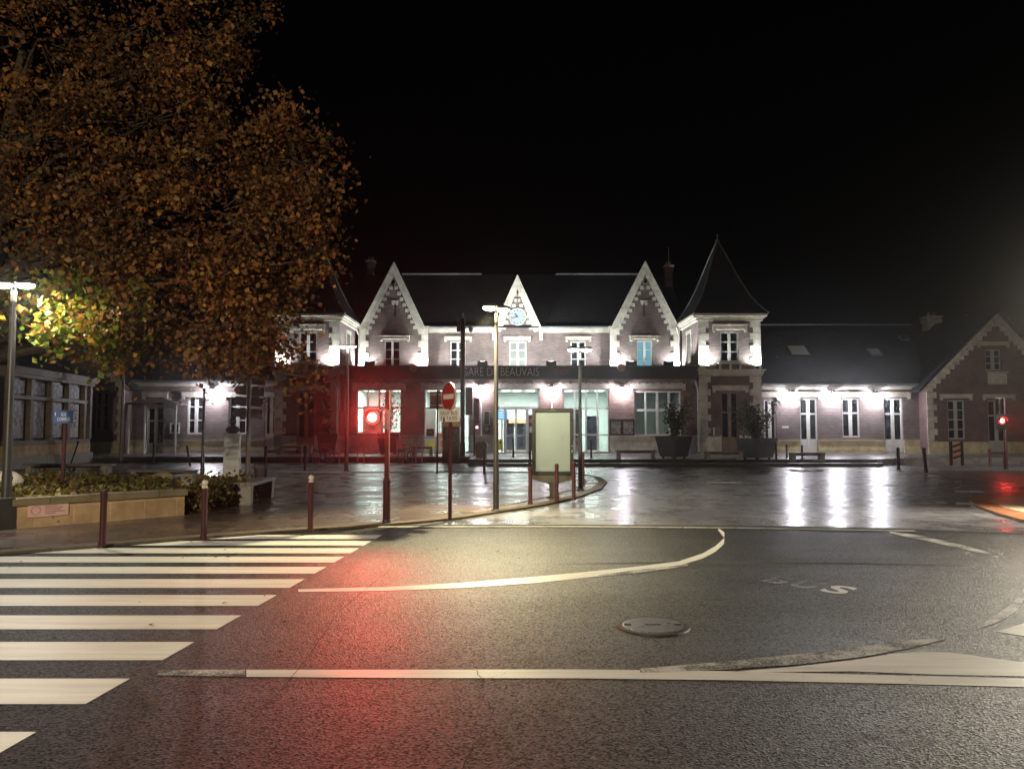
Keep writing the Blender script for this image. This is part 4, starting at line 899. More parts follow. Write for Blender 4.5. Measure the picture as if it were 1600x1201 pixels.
p = P(760.5, 653, YH); t = thing('wall_cabinet', 'pale grey flat cabinet on the brick pier left of the entrance', 'cabinet', (p.x, YH, p.z)); MB().box(-0.16, 0.16, -0.14, -0.002, -0.4, 0.4).build('body', M['signwhite'], t); MB().box(-0.145, 0.145, -0.15, -0.142, -0.385, 0.385).build('door', M['polegrey'], t)
p = P(1118, 674, YT); t = thing('post_box', 'small brown box on the right tower wall beside its door', 'letter box', (p.x, YT, p.z)); MB().box(-0.22, 0.22, -0.26, -0.052, -0.26, 0.26).build('body', M['browndoor'], t); MB().box(-0.20, -0.12, -0.266, -0.261, -0.24, 0.24).build('label_strip', M['signwhite'], t)
p = P(1227, 667, YW); t = thing('number_plate', 'small white plate on brick between tower and first wing door', 'plate', (p.x, YW, p.z)); MB().box(-0.2, 0.2, -0.02, -0.002, -0.07, 0.07).build('plate', M['signwhite'], t)
# hall furniture seen through the glass
def hallthing(name, label, cat, px0, px1, py0, py1, Y, mat, extra=None):
    x0, x1 = X(px0, Y), X(px1, Y); t = thing(name, label, cat, ((x0 + x1) / 2, Y, PLAT_Z + 0.03)); w = (x1 - x0) / 2; z0, z1 = Z(py1, Y) - PLAT_Z - 0.03, Z(py0, Y) - PLAT_Z - 0.03
    m = MB(); m.box(-w, w, 0, 0.45, max(0.0, z0), z1).box(-w * 0.9, w * 0.9, -0.02, 0.0, max(0.05, z0 + 0.06), z1 - 0.06)
    m.build('body', M[mat], t)
    if extra:
        for (nm, a, b, c, d, mt) in extra: MB().box(-w + 2 * w * a, -w + 2 * w * b, -0.035, -0.022, z0 + (z1 - z0) * c, z0 + (z1 - z0) * d).build(nm, M[mt], t)
    return t
hallthing('ticket_machine', 'pale green ticket machine with dark screen behind the left glass bay', 'ticket machine', 665, 681, 640, 706, 47.0, 'signwhite', [('screen', 0.1, 0.85, 0.38, 0.55, 'kioskdark'), ('keypad', 0.35, 0.65, 0.43, 0.5, 'poster2'), ('yellow_panel', 0.05, 0.9, 0.05, 0.25, 'yellow')])
hallthing('vending_machine', 'orange and white vending machine behind the left glass bay', 'vending machine', 684, 693, 676, 706, 47.0, 'orange', [('hatch', 0.1, 0.9, 0.1, 0.3, 'signwhite'), ('selection_panel', 0.15, 0.8, 0.6, 0.75, 'signwhite')])
hallthing('validator_box', 'yellow box standing just inside the station entrance', 'yellow box', 778, 786, 686, 703, 46.6, 'yellow', [('slot', 0.3, 0.8, 0.6, 0.8, 'kioskdark')])
t = hallthing('information_screen', 'glowing blue departure screen beside the station entrance door', 'screen', 775.5, 793, 641, 655.5, 46.3, 'screenblue', [('text_line', 0.1, 0.6, 0.68, 0.80, 'screentext'), ('text_line', 0.1, 0.85, 0.44, 0.56, 'screentext'), ('text_line', 0.1, 0.7, 0.2, 0.32, 'screentext')])
x_, z_ = X(784, 46.3), 0
MB().box(-0.04, 0.04, 0.1, 0.18, 0.0, Z(655.5, 46.3) - PLAT_Z - 0.03).build('stand', M['steel'], t)
hallthing('poster_stand', 'dark display stand with red and white sheets right of the entrance door', 'display stand', 826, 834, 648, 705, 46.5, 'kioskdark', [('red_sheet', 0.2, 0.9, 0.78, 0.9, 'orange'), ('white_sheet', 0.15, 0.85, 0.52, 0.68, 'signwhite')])
hallthing('wastepaper_box', 'grey box on the hall floor behind the right glass bay', 'box', 896, 906, 684, 706, 47.0, 'zinc', [('red_sticker', 0.2, 0.7, 0.5, 0.8, 'signred')])
# ------------------------------------------------------------------ street furniture
def stand(bx, by, z=PAVE_Z): return G(bx, by, z)
def onplat(px, py): return G(px, py, PLAT_Z)
# --- street lamps with two leaf shaped heads
def streetlamp(bx, by, ty, label, lens, energy, col, rz=0, z=PAVE_Z, r0=0.05, lit=True, mat='polegrey', hw=0.30, aims=None, split=0.5, cone=136):
    b = stand(bx, by, z); h = P(bx, ty, b.y).z - z
    t = thing('street_lamp', label, 'street lamp', b, rz, 'twin headed street lamps round the forecourt')
    MB().lathe([(r0 * 1.35, 0), (r0 * 1.28, 0.9), (r0 * 1.2, 0.95), (r0 * 0.75, h - 0.35), (r0 * 0.7, h - 0.1)], n=16).build('pole', M[mat], t, smooth=True)
    MB().lathe([(r0 * 2.2, 0), (r0 * 2.2, 0.025), (r0 * 1.45, 0.04), (r0 * 1.36, 0.09)], n=16).build('base_plate', M['iron_dark'], t)
    MB().lathe([(r0 * 0.75, h - 0.36), (r0 * 0.8, h - 0.2), (r0 * 0.5, h - 0.06)], n=14).build('neck', M['signwhite'] if lit else M[mat], t)  # neck white on lit lamps only, their light put into its colour
    for s in (-1, 1):
        m = MB(); m.ball((s * (hw * 0.62), 0, h - 0.02), hw * 0.58, 0.15, 0.055, 16); m.tube([(0, 0, h - 0.12), (s * 0.1, 0, h - 0.05), (s * hw * 0.5, 0, h - 0.02)], 0.025, 8)
        hd = m.build('lamp_head', M[mat], t, smooth=True)
        MB().ball((s * (hw * 0.62), 0, h - 0.062), hw * 0.52, 0.13, 0.062, 16).build('lens', M[lens] if lit else M['glass_dark'], hd, smooth=True)
        if lit:
            a_ = (aims or ((-0.75, 0, -1), (0.75, 0, -1)))[(s + 1) // 2]
            lamp('bulb', 'SPOT', energy * (split if s < 0 else 1 - split), col, t, (s * hw * 0.75, 0, h - 0.20), 0.09, cone, 0.6, Matrix.Rotation(-rz, 3, 'Z') @ Vector(a_))
    return t
WHT = (1.0, 0.96, 0.88)
streetlamp(8, 824, 440, 'tall grey street lamp with two glowing heads beside the stone planting bed', 'lamp_white', LAMP_L, WHT, 0.1, r0=0.062)
streetlamp(775, 798, 478, 'grey street lamp with yellow glowing head at the middle kerb, left of the poster panel', 'lamp_yellow', LAMP_C, (1.0, 0.86, 0.50), 0.75, r0=0.047, aims=((-0.05, -0.42, -1), (0.15, 0.55, -1)), split=0.68, cone=102)
streetlamp(541, 736, 539, 'brown street lamp with two white heads in front of the left tower', 'lamp_white', LAMP_F, WHT, 0.0, mat='polebrown', r0=0.062)
streetlamp(907, 766, 543, 'grey street lamp with two white heads behind the poster panel', 'lamp_white', LAMP_F * 6, WHT, 0.1, r0=0.048)
streetlamp(189, 722, 545, 'unlit grey street lamp between the poster kiosk and the glass shelter', 'lamp_white', 0, WHT, 0.3, lit=False, r0=0.075, mat='polebrown')
# two more of the same kind light the crossing from behind the viewpoint and the right hand kerb
def farlamp(x, y, h, label, energy, col, aim=None):
    t = thing('street_lamp', label, 'street lamp', (x, y, 0), 0.4, 'twin headed street lamps round the forecourt')
    MB().lathe([(0.12, 0), (0.12, 0.9), (0.09, 0.97), (0.06, h - 0.1)], n=16).build('pole', M['polegrey'], t, smooth=True)
    for s in (-1, 1):
        hd = MB().ball((s * 0.19, 0, h - 0.02), 0.17, 0.15, 0.055, 16).build('lamp_head', M['polegrey'], t, smooth=True)
        MB().ball((s * 0.19, 0, h - 0.062), 0.155, 0.13, 0.062, 16).build('lens', M['lamp_yellow'], hd, smooth=True)
        if aim: lamp('bulb', 'SPOT', energy / 2, col, t, (s * 0.22, 0, h - 0.22), 0.1, 112, 0.6, Matrix.Rotation(-0.4, 3, 'Z') @ Vector(aim))
        else: lamp('bulb', 'POINT', energy / 2, col, t, (s * 0.22, 0, h - 0.22), 0.1)
farlamp(-7.0, -6.0, 7.5, 'tall street lamp behind the zebra crossing', LAMP_B, (1.0, 0.85, 0.60))
farlamp(12.0, 14.6, 4.6, 'street lamp on the kerb by the right hand traffic island', LAMP_R, (1.0, 0.90, 0.72), (-0.55, -0.45, -1))
farlamp(22.8, 31.0, 4.6, 'street lamp by the kerb in front of the gabled end house', LAMP_E, (1.0, 0.90, 0.80), (-0.25, 1.0, -0.45))
# --- bollards
def bollard_proto(h, ball, mat, r=0.045):
    return h, ball, mat, r
bseq = {}
def bollard(bx, by, ty, label, ball=False, mat='polemaroon', z=PAVE_Z, r=0.045, lean=0.0, group='maroon bollards along the kerbs'):
    b = stand(bx, by, z); h = max(0.5, P(bx, ty, b.y).z - z)
    t = thing('bollard', label, 'bollard', b, 0, group); t.rotation_euler = (0, lean, 0)
    top = h - (0.15 if ball else 0.0)
    prof = [(r * 1.25, 0), (r * 1.25, 0.05), (r, 0.07), (r, top - 0.05), (r * 0.92, top - 0.01), (r * 0.5, top)]
    MB().lathe(prof, n=14).build('post', M[mat], t, smooth=True)
    if ball:
        MB().lathe([(r * 0.95, top - 0.01), (r * 0.95, top + 0.02), (r * 0.55, top + 0.035)], n=14).ball((0, 0, top + 0.07), 0.045, n=14).build('ball_top', M['ivory'], t, smooth=True)
    else:
        MB().lathe([(r * 1.1, top - 0.10), (r * 1.1, top - 0.045)], n=14).build('band', M['polemaroon'] if mat == 'polemaroon' else M['iron_dark'], t, smooth=True) if r > 0.04 else None
    return t
bollard(160, 853, 765, 'maroon bollard nearest the planting bed at the far left end of the zebra crossing', r=0.046)
bollard(318, 843, 746, 'maroon bollard with ivory ball top at the zebra kerb, nearer the stone bed', ball=True, r=0.046)
bollard(485, 831, 738, 'maroon bollard with ivory ball top at the zebra kerb, next to the red traffic light', ball=True, r=0.046)
bollard(828.5, 788, 729, 'maroon bollard in front of the poster panel, leftmost of its row')
bollard(870, 784, 724, 'maroon bollard standing right in front of the poster panel stem')
bollard(896.5, 781, 721, 'maroon bollard under the right edge of the poster panel')
bollard(911, 759, 706, 'dark maroon bollard just right of the lamp behind the poster panel')
bollard(828, 744, 703, 'short maroon bollard behind the left edge of the poster panel')
bollard(756.5, 741, 701, 'maroon bollard in front of the beige litter bin')
bollard(476.5, 735, 695, 'maroon bollard with pale top between the signpost bench and the brown lamp')
bollard(414.5, 751, 696, 'maroon bollard touching the wire litter basket')
bollard(239.5, 726, 692, 'upright maroon bollard left of the leaning one, by the glass shelter')
bollard(297, 728, 695, 'leaning maroon bollard in front of the left wing', lean=R(-10))
for px, by, ty, lb in ((802, 714, 684, 'thin black bollard in front of the station entrance doors'), (924, 715, 686, 'thin black bollard in front of the right glass bay'), (1213, 719, 691, 'thin black bollard beside the right end planter'), (1229.5, 715.5, 694, 'thin black bollard left of the wing bench, set back by the wall'), (1253.5, 717.5, 695, 'thin black bollard behind the wing bench'), (412, 701, 683, 'thin black bollard by the left wing door, left one of the two'), (421, 701, 683, 'thin black bollard by the left wing door, right one of the two')):
    bollard(px, by, ty, lb, mat='black', z=PLAT_Z, r=0.05, group='thin black bollards on the station terrace')
for px, by, ty, ln, lb in ((1404, 733.5, 699, 0, 'dark maroon bollard at the right end of the terrace steps'), (1447, 737.5, 699, R(-4), 'slightly leaning dark maroon bollard in front of the end house downpipe'), (1547, 728.5, 701, 0, 'dark maroon bollard in front of the end house door')):
    bollard(px, by, ty, lb, z=0.012, r=0.065, lean=ln)
# barrier plate between two posts in front of the end house
b = stand(1495, 727, 0.3); t = thing('barrier_sign', 'small red and white barrier plate between two dark posts before the end house', 'barrier', b)
for s in (-1, 1): MB().cyl((s * 0.22, 0, 0), (s * 0.22, 0, 0.95), 0.06, 0.06, 10).build('post', M['polemaroon'], t)
MB().box(-0.155, 0.155, -0.02, 0.02, 0.18, 0.9).build('plate', M['signwhite'], t)
m = MB()
for k in range(3): m.prism([(-0.15, 0.24 + k * 0.23), (0.15, 0.34 + k * 0.23), (0.15, 0.44 + k * 0.23), (-0.15, 0.34 + k * 0.23)], (), -0.026, -0.021)
m.build('stripes', M['signred'], t)
# --- traffic signals
def signal(bx, by, ty, lensx, lensy, label, z, hw, hh, mast_r, extra_head, side, power=1.0):
    b = stand(bx, by, z); h = P(bx, ty, b.y).z - z; t = thing('traffic_light', label, 'traffic light', b, 0, 'red traffic lights')
    zsl = min(0.75, h * 0.4)
    MB().lathe([(mast_r * 1.45, 0), (mast_r * 1.45, zsl), (mast_r * 1.2, zsl + 0.06), (mast_r, zsl + 0.08), (mast_r, h), (mast_r * 0.6, h + 0.03)], n=16).build('pole', M['polemaroon'], t, smooth=True)
    MB().lathe([(mast_r * 1.7, 0), (mast_r * 1.7, 0.05), (mast_r * 1.5, 0.07)], n=16).lathe([(mast_r * 1.6, zsl - 0.02), (mast_r * 1.6, zsl + 0.03)], n=16).build('pole_sleeve', M['black'], t, smooth=True)
    L = P(lensx, lensy, b.y) - b
    cx = L.x; y = -0.16
    m = MB(); m.box(cx - hw, cx + hw, y - 0.04, y + 0.10, L.z - hh * 1.25, L.z + hh * 0.9)
    m.box(min(cx, 0), max(cx, 0), y + 0.02, y + 0.06, L.z + hh * 0.5, L.z + hh * 0.5 + 0.04).box(min(cx, 0), max(cx, 0), y + 0.02, y + 0.06, L.z - hh * 0.9, L.z - hh * 0.9 + 0.04).box(-0.03, 0.03, y, 0, L.z - hh, L.z + hh * 0.6)
    hd = m.build('signal_head', M['black'], t)
    r = hw * 0.50
    ln = MB().lathe([(0.001, -0.02), (r * 0.6, -0.012), (r, 0.0), (r, 0.02)], n=20).build('red_lens', M['red_lamp'], hd); ln.rotation_euler = (-PI / 2, 0, 0); ln.location = (cx, y - 0.062, L.z)
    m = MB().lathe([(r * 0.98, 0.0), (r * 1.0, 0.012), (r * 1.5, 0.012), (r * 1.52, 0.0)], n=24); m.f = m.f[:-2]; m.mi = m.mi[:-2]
    ed_ = m.build('glow_ring', M['red_glow'], hd); ed_.rotation_euler = (PI / 2, 0, 0); ed_.location = (cx, y - 0.042, L.z)  # red glare round the lens, put in as a glowing ring
    # visor: upper half of a short tube
    m = MB(); n = 12; vs = []
    for k in range(n + 1):
        a = PI * k / n
        for yy in (0, -0.14): vs.append((cx + math.cos(a) * r * 1.6, y - 0.04 + yy, L.z + math.sin(a) * r * 1.6))
    m.add(vs, [(2 * k, 2 * k + 1, 2 * k + 3, 2 * k + 2) for k in range(n)]); m.build('visor', M['black'], hd)
    m = MB().lathe([(r * 0.9, 0.0), (r * 0.9, 0.012), (0.001, 0.013)], n=16); o = m.build('dark_lens', M['sig_off'], hd); o.rotation_euler = (PI / 2, 0, 0); o.location = (cx, y - 0.04, L.z - hh * 0.88); o.scale = (0.7, 0.7, 1)
    lamp('red_beam', 'SPOT', RED_E * power, (1.0, 0.035, 0.03), t, (cx, y - 0.10, L.z), 0.07, 80, 0.8, (0.12, -1, -0.10))
    if extra_head:
        hx = side * 0.14
        m = MB(); m.box(hx - 0.14, hx + 0.14, 0.06, 0.22, h - 0.80, h - 0.02); hd2 = m.build('main_head', M['black'], t)
        MB().box(hx - 0.19, hx + 0.19, 0.225, 0.235, h - 0.87, h + 0.05).build('backboard', M['black'], hd2)
        m = MB()
        for k in range(3): m.cyl((hx, 0.24, h - 0.18 - k * 0.25), (hx, 0.36, h - 0.18 - k * 0.25), 0.10, 0.11, 14)
        m.build('lamp_hood', M['black'], hd2)
    return t
signal(604, 817, 612, 585, 652, 'maroon traffic light with small red lamp at the near end of the zebra crossing', PAVE_Z, 0.17, 0.22, 0.047, False, 1)
signal(1572, 733, 622, 1561, 657, 'slim traffic light with red lamp before the end house on the right', 0.02, 0.20, 0.30, 0.055, True, -0.2, 1.2)
# --- no entry sign and other sign posts
b = stand(703, 811); t = thing('no_entry_sign', 'round red no entry sign turned sideways above a cream plate on a maroon post', 'road sign', b)
top = P(703, 598, b.y).z - PAVE_Z
MB().cyl((0, 0, 0), (0, 0, top - 0.03), 0.036, 0.036, 14).build('post', M['polemaroon'], t, smooth=True)
dz = P(703, 619.5, b.y).z - PAVE_Z; rd = 22.5 / 1200 * b.y; tilt = Matrix.Rotation(R(-57), 3, 'Z')
def turned(mb, name, mat, par, ang=-57, loc=(0, 0, 0)):
    o = mb.build(name, mat, par); o.rotation_euler = (0, 0, R(ang)); o.location = loc; return o
dn = MB(); dn.cyl((0, -0.045, 0), (0, -0.025, 0), rd, rd, 36); disc = turned(dn, 'disc', M['signred'], t, -57, (0, 0, dz))
rm_ = MB(); prof = [(rd * 0.97, -0.008), (rd * 1.01, -0.008), (rd * 1.01, 0.03), (rd * 0.97, 0.03)]
rm_.lathe(prof, n=36); rm_.f = rm_.f[:-2]; rm_.mi = rm_.mi[:-2]; o = rm_.build('rim', M['signwhite'], disc); o.rotation_euler = (PI / 2, 0, 0); o.location = (0, -0.022, 0)
MB().box(-rd * 0.74, rd * 0.74, -0.049, -0.0455, -rd * 0.17, rd * 0.17).build('white_bar', M['signwhite'], disc)
pz = P(703, 649, b.y).z - PAVE_Z
pl = turned(MB().box(-0.24, 0.24, -0.05, -0.03, -0.12, 0.12), 'plate', M['signwhite'], t, -30, (0, 0, pz))
text_obj('lettering', 'SAUF BUS\nET TAXIS', 0.1, M['ink'], pl, (0, -0.051, 0), depth=0.001, fit=(0.40, 0.17))
p2 = P(703, 659.5, b.y).z - PAVE_Z
turned(MB().box(-0.17, 0.17, 0.03, 0.045, -0.085, 0.085), 'back_plate', M['signback'], t, 12, (0.03, 0, p2))
b = stand(683, 740); t = thing('double_sign', 'brown backs of two square road signs on a thin post before the left glass bay', 'road sign', b)
zt_, zb_ = P(683, 611, b.y).z - PAVE_Z, P(683, 638, b.y).z - PAVE_Z
MB().cyl((0, 0, 0), (0, 0, zt_ + 0.03), 0.035, 0.035, 12).build('post', M['polemaroon'], t)
MB().box(-0.30, -0.01, 0.04, 0.055, zb_, zt_).build('sign_plate', M['signback'], t); MB().box(0.012, 0.36, 0.042, 0.057, zb_, zt_).build('sign_plate', M['signback'], t)
MB().box(-0.31, 0.37, 0.02, 0.04, zb_ + 0.1, zb_ + 0.14).box(-0.31, 0.37, 0.02, 0.04, zt_ - 0.14, zt_ - 0.1).build('rail', M['steel'], t)
# --- camera mast, information column, banner post
b = stand(722.5, 722, 0.004); t = thing('camera_mast', 'tall dark mast with cameras on top in front of the canopy lettering', 'mast', b)
h = P(722.5, 497, b.y).z - 0.004
MB().lathe([(0.15, 0), (0.15, 1.0), (0.125, 1.05), (0.115, h - 0.3), (0.115, h)], n=16).build('pole', M['totem'], t, smooth=True)
MB().box(-0.32, -0.12, -0.14, 0.14, h - 0.72, h - 0.05).build('camera_box', M['black'], t)
MB().cyl((0.0, 0, h), (0.0, 0, h + 0.28), 0.05, 0.04, 10).build('aerial', M['ivory'], t)
m = MB(); m.tube([(0.1, 0, h - 0.55), (0.3, 0, h - 0.45), (0.42, 0, h - 0.5)], 0.03, 8); m.build('bracket', M['polegrey'], t)
MB().lathe([(0.11, 0.1), (0.12, 0.0), (0.10, -0.1), (0.03, -0.17)], (0.42, 0, h - 0.58), 14).build('dome_camera', M['steel'], t, smooth=True)
zc = P(725, 632, b.y).z; MB().box(0.16, 0.52, -0.1, 0.1, zc - 0.55, zc + 0.9).build('cabinet', M['totem'], t)
b = stand(706, 722.5, 0.004); t = thing('information_column', 'broad dark maroon information column standing left of the camera mast', 'column', (b.x, b.y - 0.3, 0.004))
h = P(706, 656, b.y).z
m = MB(); m.frustum((-0.46, 0.42, -0.22, 0.22), (-0.44, 0.42, -0.2, 0.2), 0.0, h); m.build('body', M['totem'], t)
MB().box(-0.36, 0.34, -0.232, -0.222, 0.55, h - 0.12).build('panel', plain('column_panel', (0.05, 0.02, 0.025), 0.25), t)
MB().box(-0.5, 0.46, -0.26, 0.26, 0.0, 0.12).build('foot', M['black'], t)
b = stand(741, 713, 0.3); t = thing('banner_post', 'thin black post with a tall dark narrow flag panel left of the entrance', 'sign post', b)
h = P(741, 622, b.y).z - 0.3; zz = P(741, 655, b.y).z - 0.3
MB().cyl((0, 0, 0), (0, 0, h), 0.05, 0.045, 12).build('post', M['black'], t); MB().box(0.02, 0.24, -0.04, 0.04, zz, h).build('flag_panel', M['totem'], t)
MB().box(-0.04, 0.28, -0.07, 0.07, zz - 0.22, zz - 0.02).build('clamp_box', M['polegrey'], t)
MB().ball((0.14, -0.06, zz - 0.42), 0.07, n=10).build('small_light', M['pink_lamp'], t)
# --- litter bins
b = stand(752, 724, 0.004); t = thing('litter_bin', 'tapered beige litter bin with open top left of the entrance steps', 'litter bin', (b.x, b.y - 0.2, 0.004))
h = P(752, 690, b.y).z
MB().frustum((-0.24, 0.26, -0.24, 0.24), (-0.30, 0.30, -0.28, 0.28), 0.05, h - 0.16).box(-0.22, 0.24, -0.22, 0.22, 0, 0.05).build('body', M['bin'], t)
MB().frustum((-0.31, 0.31, -0.29, 0.29), (-0.24, 0.24, -0.2, 0.2), h - 0.158, h).build('lid', M['bin'], t)
m = MB(); [m.cyl((x, 0, h), (x, 0, h + 0.12), 0.012, 0.012, 6) for x in (-0.1, 0, 0.1, 0.16)]; m.build('spikes', M['black'], t)
b = stand(405.5, 752); t = thing('litter_basket', 'tapered wire litter basket hung on the maroon bollard by the bench', 'litter basket', b)
h = P(405.5, 725, b.y).z - PAVE_Z; rr = 8.5 / 1200 * b.y
m = MB(); n = 18
for k in range(n): a = 2 * PI * k / n; m.cyl((rr * 0.72 * math.cos(a), rr * 0.72 * math.sin(a), 0.06), (rr * math.cos(a), rr * math.sin(a), h), 0.006, 0.006, 5)
m.build('wires', M['polebrown'], t)
m = MB()
for z_, k in ((0.06, 0.72), (h * 0.35, 0.80), (h * 0.66, 0.9), (h, 1.0)): m.tube([(rr * k * math.cos(2 * PI * i / 24), rr * k * math.sin(2 * PI * i / 24), z_) for i in range(25)], 0.012, 6)
m.build('hoops', M['signback'], t); MB().lathe([(rr * 0.66, 0.08), (rr * 0.9, h * 0.8)], n=16).build('bag', M['signgrey'], t)
# --- poster panel (empty, pale)
b = stand(864, 777); t = thing('advertising_panel', 'double sided street poster panel in a black frame with an empty pale yellow sheet', 'poster panel', b, R(-5))
k_ = b.y / 1200; zt_, zb_ = P(866, 638, b.y).z - PAVE_Z, P(866, 741, b.y).z - PAVE_Z; w = 32 * k_
z3 = P(866, 754, b.y).z - PAVE_Z
m = MB(); fw = 0.085
m.box(-w, w, -0.09, 0.09, zt_ - fw, zt_).box(-w, w, -0.09, 0.09, zb_, zb_ + fw).box(-w, -w + fw, -0.09, 0.09, zb_ + fw, zt_ - fw).box(w - fw, w, -0.09, 0.09, zb_ + fw, zt_ - fw); m.build('frame', M['black'], t)
MB().box(-w + fw, w - fw, -0.05, 0.05, zb_ + fw, zt_ - fw).build('poster_sheet', M['adpanel'], t)
MB().box(-w + fw - 0.002, w - fw + 0.002, -0.062, -0.058, zb_ + fw, zt_ - fw).build('glass_cover', M['glass'], t)
m = MB(); m.prism([(-w, zb_ - 0.004), (w, zb_ - 0.004), (w, zb_ - 0.12), (0.12, z3 - 0.02), (-0.12, z3 - 0.02), (-w, zb_ - 0.12)], (), -0.07, 0.07); m.build('apron', M['adgrey'], t)
MB().box(-0.085, 0.085, -0.06, 0.06, 0, z3 - 0.021).build('stem', M['adgrey'], t)
MB().box(-0.16, 0.16, -0.14, 0.14, 0, 0.03).build('base_plate', M['iron_dark'], t)
MB().box(w - 0.045, w - 0.02, -0.10, -0.091, zb_ + 0.55, zb_ + 0.62).box(w - 0.045, w - 0.02, -0.10, -0.091, zb_ + 0.70, zb_ + 0.73).build('lock', M['steel'], t)
MB().box(-0.09, 0.09, -0.096, -0.091, zt_ - 0.062, zt_ - 0.03).build('badge', M['adgrey'], t)
# --- benches
def bench(p, length, h, depth, label, rz=0, top='benchtop', leg='concrete', group='flat benches round the forecourt', thick=0.07, legw=0.09):
    t = thing('bench', label, 'bench', p, rz, group)
    m = MB(); n = 3
    for k in range(n): a = -depth / 2 + depth * k / n; m.box(-length / 2, length / 2, a + 0.008, a + depth / n - 0.008, h - thick, h)
    m.build('seat', M[top], t)
    for s in (-1, 1): MB().frustum((s * length * 0.43 - legw, s * length * 0.43 + legw, -depth * 0.4, depth * 0.4), (s * length * 0.43 - legw * 0.9, s * length * 0.43 + legw * 0.9, -depth * 0.44, depth * 0.44), 0, h - thick - 0.001).build('leg', M[leg], t)
    MB().box(-length * 0.40, length * 0.40, -0.05, 0.05, h - thick - 0.06, h - thick - 0.002).build('rail', M['iron_dark'], t)
    return t
def benchpx(x0, x1, by, ty, label, z, **k):
    b = G((x0 + x1) / 2, by, z); h = P((x0 + x1) / 2, ty, b.y).z - z; return bench(b, (x1 - x0) / 1200 * b.y, max(0.38, h), 0.5, label, **k)
benchpx(962, 1024, 717, 703, 'flat stone bench on the terrace between the poster panel and a planter', PLAT_Z)
benchpx(1101, 1160, 718, 705, 'flat stone bench on the terrace between the two right planters', PLAT_Z)
benchpx(1235, 1287, 720, 707, 'flat stone bench on the terrace in front of the first wing door', PLAT_Z)
benchpx(432, 489, 710.5, 696, 'flat bench before the left tower base', PLAT_Z)
b = (G(380, 788, PAVE_Z) + G(416, 777, PAVE_Z)) / 2; d_ = G(418, 776, PAVE_Z) - G(378, 789, PAVE_Z)
bench((b.x, b.y, PAVE_Z), 2.1, 0.50, 0.42, 'grey stone bench seen end on beside the signpost and wire basket', math.atan2(d_.y, d_.x) , legw=0.10)
b = G(108, 748, PAVE_Z); bench((b.x, b.y, PAVE_Z), 2.9, 0.52, 0.5, 'dark flat bench behind the planting bed with the scooter', 0.05)
b = G(256, 757, PAVE_Z); bench((b.x, b.y, PAVE_Z), 2.1, 0.46, 0.45, 'dark flat bench behind the right end of the planting bed', -0.12)
